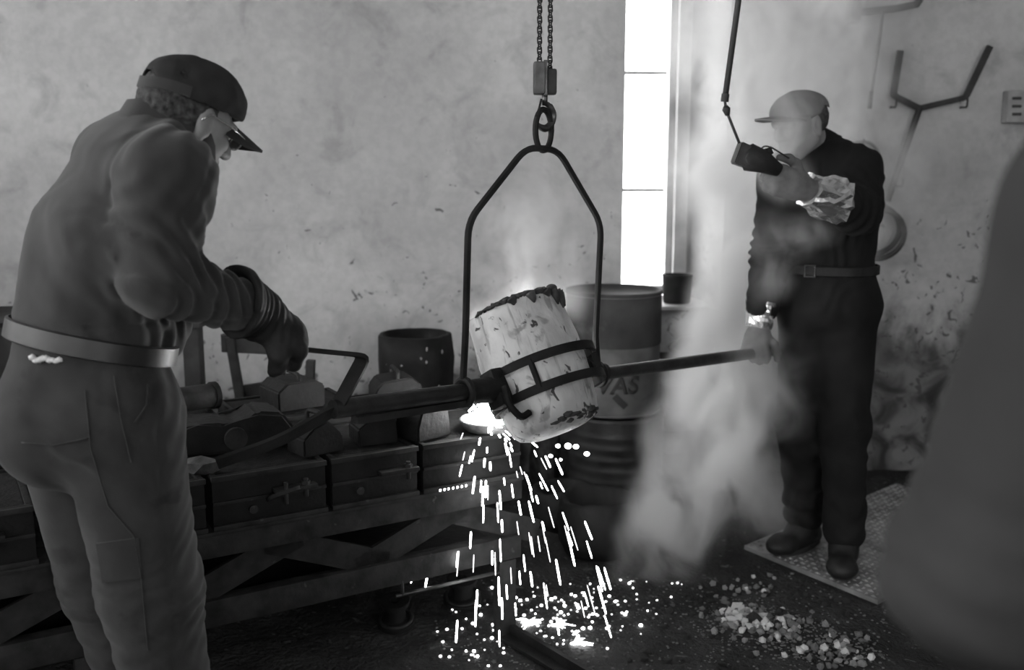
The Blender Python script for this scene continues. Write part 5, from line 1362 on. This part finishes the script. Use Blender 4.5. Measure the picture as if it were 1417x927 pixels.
# floor beam and casting scrap in front of the bench
fb = thing('floor_beam', 'dark iron beam lying on the floor where the sparks land', 'beam', atz(720, 905, 0)); bm = bmesh.new(); a = atz(700, 872, .0); b = atz(830, 950, .0); sweep(bm, [a + UP * .01, b + UP * .01], [(-.045, -.02), (.045, -.02), (.045, -.008), (.008, -.008), (.008, .022), (-.008, .022), (-.008, -.008), (-.045, -.008)]); build('beam_bar', bm, MAT['flask_iron'], fb)
for (x, y, r_, lab) in ((548, 862, .055, 'upturned sooty flange lying on the floor under the bench'), (640, 830, .06, 'sooty pulley casting lying on the floor near the bench end')):
    c = atz(x, y, 0); o = thing('scrap_casting', lab, 'casting', c); M = Matrix.Translation(c) @ Matrix.Rotation(.2, 4, 'X')
    bm = bmesh.new(); lathe(bm, [(r_ * .3, .0), (r_ * 1.1, 0), (r_ * 1.1, .015), (r_ * .6, .02), (r_ * .6, .07), (r_ * .85, .075), (r_ * .85, .09), (r_ * .3, .09), (r_ * .3, 0)], 28, M); build('hub', bm, MAT['flask_iron'], o, 'auto')
    bm = bmesh.new(); tube(bm, [M @ Vector((r_ * .95 * math.cos(q), r_ * .95 * math.sin(q), .018)) for q in np.linspace(0, 6.283, 25)[:-1]], .006, 6, True); build('bead', bm, MAT['rail_iron'], o, True)
bm = bmesh.new(); tube(bm, [bp(-.30, .01, .215), bp(.06, .01, .215)], .006, 8); build('tie_rod', bm, MAT['worn_steel'], be, True)
for s_ in (-.28, .04):
    bm = bmesh.new(); tube(bm, [bp(s_, .01, .212), bp(s_, .01, .26)], .006, 8); build('tie_rod_hanger', bm, MAT['rail_iron'], be, True)

# glowing drops on the floor
bm = bmesh.new(); bmesh.ops.create_icosphere(bm, subdivisions=2, radius=1); dm = bpy.data.meshes.new('drop'); bm.to_mesh(dm); bm.free(); dm.polygons.foreach_set('use_smooth', [True] * len(dm.polygons)); dm.materials.append(MAT['spatter']); dm2 = dm.copy(); dm2.materials.clear(); dm2.materials.append(MAT['spatter_dim'])
def drop(px, py, s, dim=False, z=None, lab='glowing droplet of spilled metal cooling on the floor', grp='glowing droplets on the floor', Y=None):
    if Y is None: p = atz(px, py, 0); p.z = floor_z(p.x, p.y) + s * .6
    else: p = at(px, py, Y)
    o = link_mesh('metal_droplet', dm2 if dim else dm, None); o.location = p; o.scale = (s, s, s * .8); return tag(o, lab, 'molten droplet', grp)
rs_ = random.Random(11)
for i in range(95):
    x, y = rs_.gauss(762, 48), rs_.gauss(850, 28); drop(x, min(max(y, 800), 922), rs_.choice((.003, .004, .005, .0062)), rs_.random() < .45)
for i in range(46):
    x, y = rs_.choice((rs_.gauss(840, 30), rs_.uniform(800, 960))), rs_.gauss(825, 24); drop(x, max(y, 800), rs_.choice((.0025, .0032, .005)), rs_.random() < .65)
for i in range(26):
    x, y = rs_.uniform(605, 700), rs_.uniform(835, 922); drop(x, y, rs_.choice((.003, .004, .0055)), rs_.random() < .4)
for x in (607, 613, 618.5, 625, 631, 637, 643): 
    c = bp(0, -.005, ZT); p = at(x, 671 - (x - 607) * .15, c.y + (x - 672) / F_PX * 1.6); 
    s_ = (p - B0).dot(BD); q = bp(s_, -.006, ZT + .004); o = link_mesh('metal_droplet', dm, None); o.location = q; o.scale = (.0055,) * 3; tag(o, 'glowing droplet resting on the bench edge under the mould', 'molten droplet', 'glowing droplets on the bench edge')
for x, y, s in ((772, 617, .008), (786, 617, .011), (797, 618, .009), (812, 628, .009), (762, 631, .007), (776, 636, .005)):
    o = drop(x, y, s, False, lab='glowing droplet flung up beside the foot of the crucible', grp='glowing droplets in the air by the crucible', Y=2.98)
# splashes where the sparks strike
for i, (x, y, dx, dy, lab) in enumerate(((735, 858, -.1, .1, 'bright metal splash beneath the falling sparks'), (768, 862, .9, -.1, 'fan-shaped metal splash beside the floor beam'), (795, 889, .9, .25, 'fan-shaped metal splash on the floor beam end'))):
    c = atz(x, y, .0); c.z = floor_z(c.x, c.y) + .006; o = thing('metal_splash', lab, 'metal splash', c); bm = bmesh.new(); base = Vector((dx, dy, 0))
    for k in range(11):
        d = (base * .8 + Vector((rs_.uniform(-1, 1), rs_.uniform(-1, 1), 0)) * .55); d = d.normalized() * rs_.uniform(.02, .07); tube(bm, [c, c + d * .5 + UP * .004, c + d], .0035, 5, scales=[1.2, .9, .2])
    bmesh.ops.create_icosphere(bm, subdivisions=2, radius=.009, matrix=Matrix.Translation(c) @ Matrix.Diagonal((1.6, 1, .4, 1))); e = build('splash_film', bm, MAT['spatter'], o, True)
# falling sparks: drops of metal drawn out along their paths
def spark_mesh(r, m):
    bm = bmesh.new(); tube(bm, [(0, 0, 0), (0, 0, .04), (0, 0, .3), (0, 0, .75), (0, 0, .97), (0, 0, 1)], r, 7, scales=[.35, .8, 1, 1, .8, .35], up=(0, 1, 0)); me = bpy.data.meshes.new('spark'); bm.to_mesh(me); bm.free(); me.materials.append(MAT[m]); return me
SPM = [spark_mesh(.0029, 'spark'), spark_mesh(.0021, 'spark'), spark_mesh(.0015, 'spark_dim')]
sp0 = LAND + Vector((.0, -.09, .02)); n_ = 0; tries = 0
rs_ = random.Random(23)
while n_ < 120 and tries < 4000:
    tries += 1
    side = rs_.gauss(.34, .40); vx = side; vy = rs_.uniform(-.75, -.15); vz = rs_.uniform(-.1, 1.0)
    t = rs_.random() ** .8 * .52; dt = rs_.uniform(.011, .030)
    pos = lambda q: sp0 + Vector((vx * q, vy * q * .35 - .02, vz * q - 4.9 * q * q))
    a, b = pos(t), pos(t + dt)
    if b.z < .02 or a.z > .76 or abs(a.x - sp0.x) > .36: continue
    d = b - a; o = link_mesh('falling_spark', SPM[0 if rs_.random() < .35 else (1 if rs_.random() < .6 else 2)], None); o.location = a; o.rotation_mode = 'QUATERNION'; o.rotation_quaternion = Vector((0, 0, 1)).rotation_difference(d.normalized()); o.scale = (1, 1, d.length)
    tag(o, 'glowing spark of molten metal falling from the poured mould', 'spark', 'sparks falling under the crucible'); n_ += 1

# ------------------------------------------------------------------ smoke and vapour
def smoke(name, label, puffs, density, detail, warp, seed, hull_vox=.05):
    """one volume: soft puffs around real points, torn by noise; the hull mesh wraps them"""
    cs = [(at(x, y, Y), r, w) for x, y, Y, r, w in puffs]
    S = SDF(*bounds([c for c, r, w in cs], max(r for _, r, _ in cs) + .25), hull_vox)
    for c, r, w in cs: S.cone(c, c + UP * .001, r * 1.08 + warp * .3, None, .05)
    m = bpy.data.materials.new(name); m.use_nodes = True; nt = m.node_tree; N = nt.nodes; L = nt.links
    N.remove(N['Principled BSDF'])
    def ma(op, a, b=None):
        n = N.new('ShaderNodeMath'); n.operation = op
        for i, q in enumerate((a, b)):
            if q is None: continue
            if isinstance(q, (int, float)): n.inputs[i].default_value = q
            else: L.new(q, n.inputs[i])
        return n.outputs[0]
    g = N.new('ShaderNodeNewGeometry')
    nw = N.new('ShaderNodeTexNoise'); nw.inputs['Scale'].default_value = 3.2; nw.inputs['Detail'].default_value = 2; L.new(g.outputs['Position'], nw.inputs['Vector'])
    sb = N.new('ShaderNodeVectorMath'); sb.operation = 'SUBTRACT'; L.new(nw.outputs['Color'], sb.inputs[0]); sb.inputs[1].default_value = (.5, .5, .5)
    sc = N.new('ShaderNodeVectorMath'); sc.operation = 'SCALE'; L.new(sb.outputs[0], sc.inputs[0]); sc.inputs['Scale'].default_value = warp
    ad = N.new('ShaderNodeVectorMath'); ad.operation = 'ADD'; L.new(g.outputs['Position'], ad.inputs[0]); L.new(sc.outputs[0], ad.inputs[1])
    tot = None
    for c, r, w in cs:
        d = N.new('ShaderNodeVectorMath'); d.operation = 'DISTANCE'; L.new(ad.outputs[0], d.inputs[0]); d.inputs[1].default_value = c
        mr = N.new('ShaderNodeMapRange'); mr.interpolation_type = 'SMOOTHSTEP'
        for i, q in zip((1, 2, 3, 4), (0, r, w, 0)): mr.inputs[i].default_value = q
        L.new(d.outputs['Value'], mr.inputs[0]); tot = mr.outputs[0] if tot is None else ma('ADD', tot, mr.outputs[0])
    n2 = N.new('ShaderNodeTexNoise'); n2.inputs['Scale'].default_value = detail; n2.inputs['Detail'].default_value = 4; n2.inputs['Distortion'].default_value = .6
    mp = N.new('ShaderNodeMapping'); mp.inputs['Scale'].default_value = (1, 1, .6); mp.inputs['Location'].default_value = (seed, 0, 0); L.new(ad.outputs[0], mp.inputs[0]); L.new(mp.outputs[0], n2.inputs['Vector'])
    nr = N.new('ShaderNodeMapRange'); 
    for i, q in zip((1, 2, 3, 4), (.40, .64, .05, 1.7)): nr.inputs[i].default_value = q
    L.new(n2.outputs['Fac'], nr.inputs[0])
    dens = ma('MULTIPLY', ma('MULTIPLY', tot, nr.outputs[0]), density)
    v = N.new('ShaderNodeVolumePrincipled'); v.inputs['Color'].default_value = (.97, .97, .97, 1); v.inputs['Anisotropy'].default_value = .25; L.new(dens, v.inputs['Density'])
    L.new(v.outputs[0], N['Material Output'].inputs['Volume'])
    o = S.obj(name, m, None); return tag(o, label, 'smoke', None, 'stuff')
smoke('smoke_plume', 'white smoke rising from the floor past the right man', [
    (880, 800, 3.40, .13, .9), (915, 755, 3.40, .19, 1.4), (945, 695, 3.42, .23, 1.9), (975, 625, 3.46, .26, 2.2), (1000, 550, 3.55, .28, 2.1), (1015, 480, 3.85, .30, 2.3),
    (1040, 415, 4.0, .30, 2.0), (1045, 350, 4.1, .28, .9), (1030, 300, 4.15, .30, .55), (1040, 150, 4.2, .32, .5), (1062, 560, 3.50, .18, .9), (1092, 500, 3.48, .13, .5), (1020, 660, 3.6, .2, 1.0),
    (1075, 330, 3.46, .15, .6), (1112, 322, 3.42, .12, .5), (1150, 325, 3.42, .08, .4), (1065, 390, 3.48, .12, .6), (1098, 235, 3.45, .13, 1.3), (1085, 195, 3.46, .14, 1.4), (1092, 145, 3.5, .15, .7),
    (1100, 60, 3.8, .32, .9), (1150, 150, 4.25, .34, .6), (1190, 300, 4.3, .30, .6), (1180, 20, 4.3, .34, .6), (1060, 690, 3.75, .22, .7), (1000, 60, 4.2, .34, .8), (985, 220, 4.25, .30, .8), (1250, 235, 4.4, .26, .9), (1030, 230, 4.2, .3, .7)],
    8.0, 7.0, .20, 1.3)
smoke('crucible_vapour', 'thin pale vapour rising off the mouth of the crucible', [
    (672, 430, 3.0, .09, .8), (705, 415, 3.02, .11, 1.2), (740, 400, 3.02, .11, 1.2), (785, 405, 3.02, .10, .7), (700, 370, 3.02, .12, .8), (745, 345, 3.02, .13, .9), (790, 350, 3.04, .11, .6), (720, 305, 3.04, .13, .8), (760, 280, 3.04, .13, .7), (740, 235, 3.06, .13, .5)],
    4.0, 9.0, .12, 4.1, .03)
print("ok")
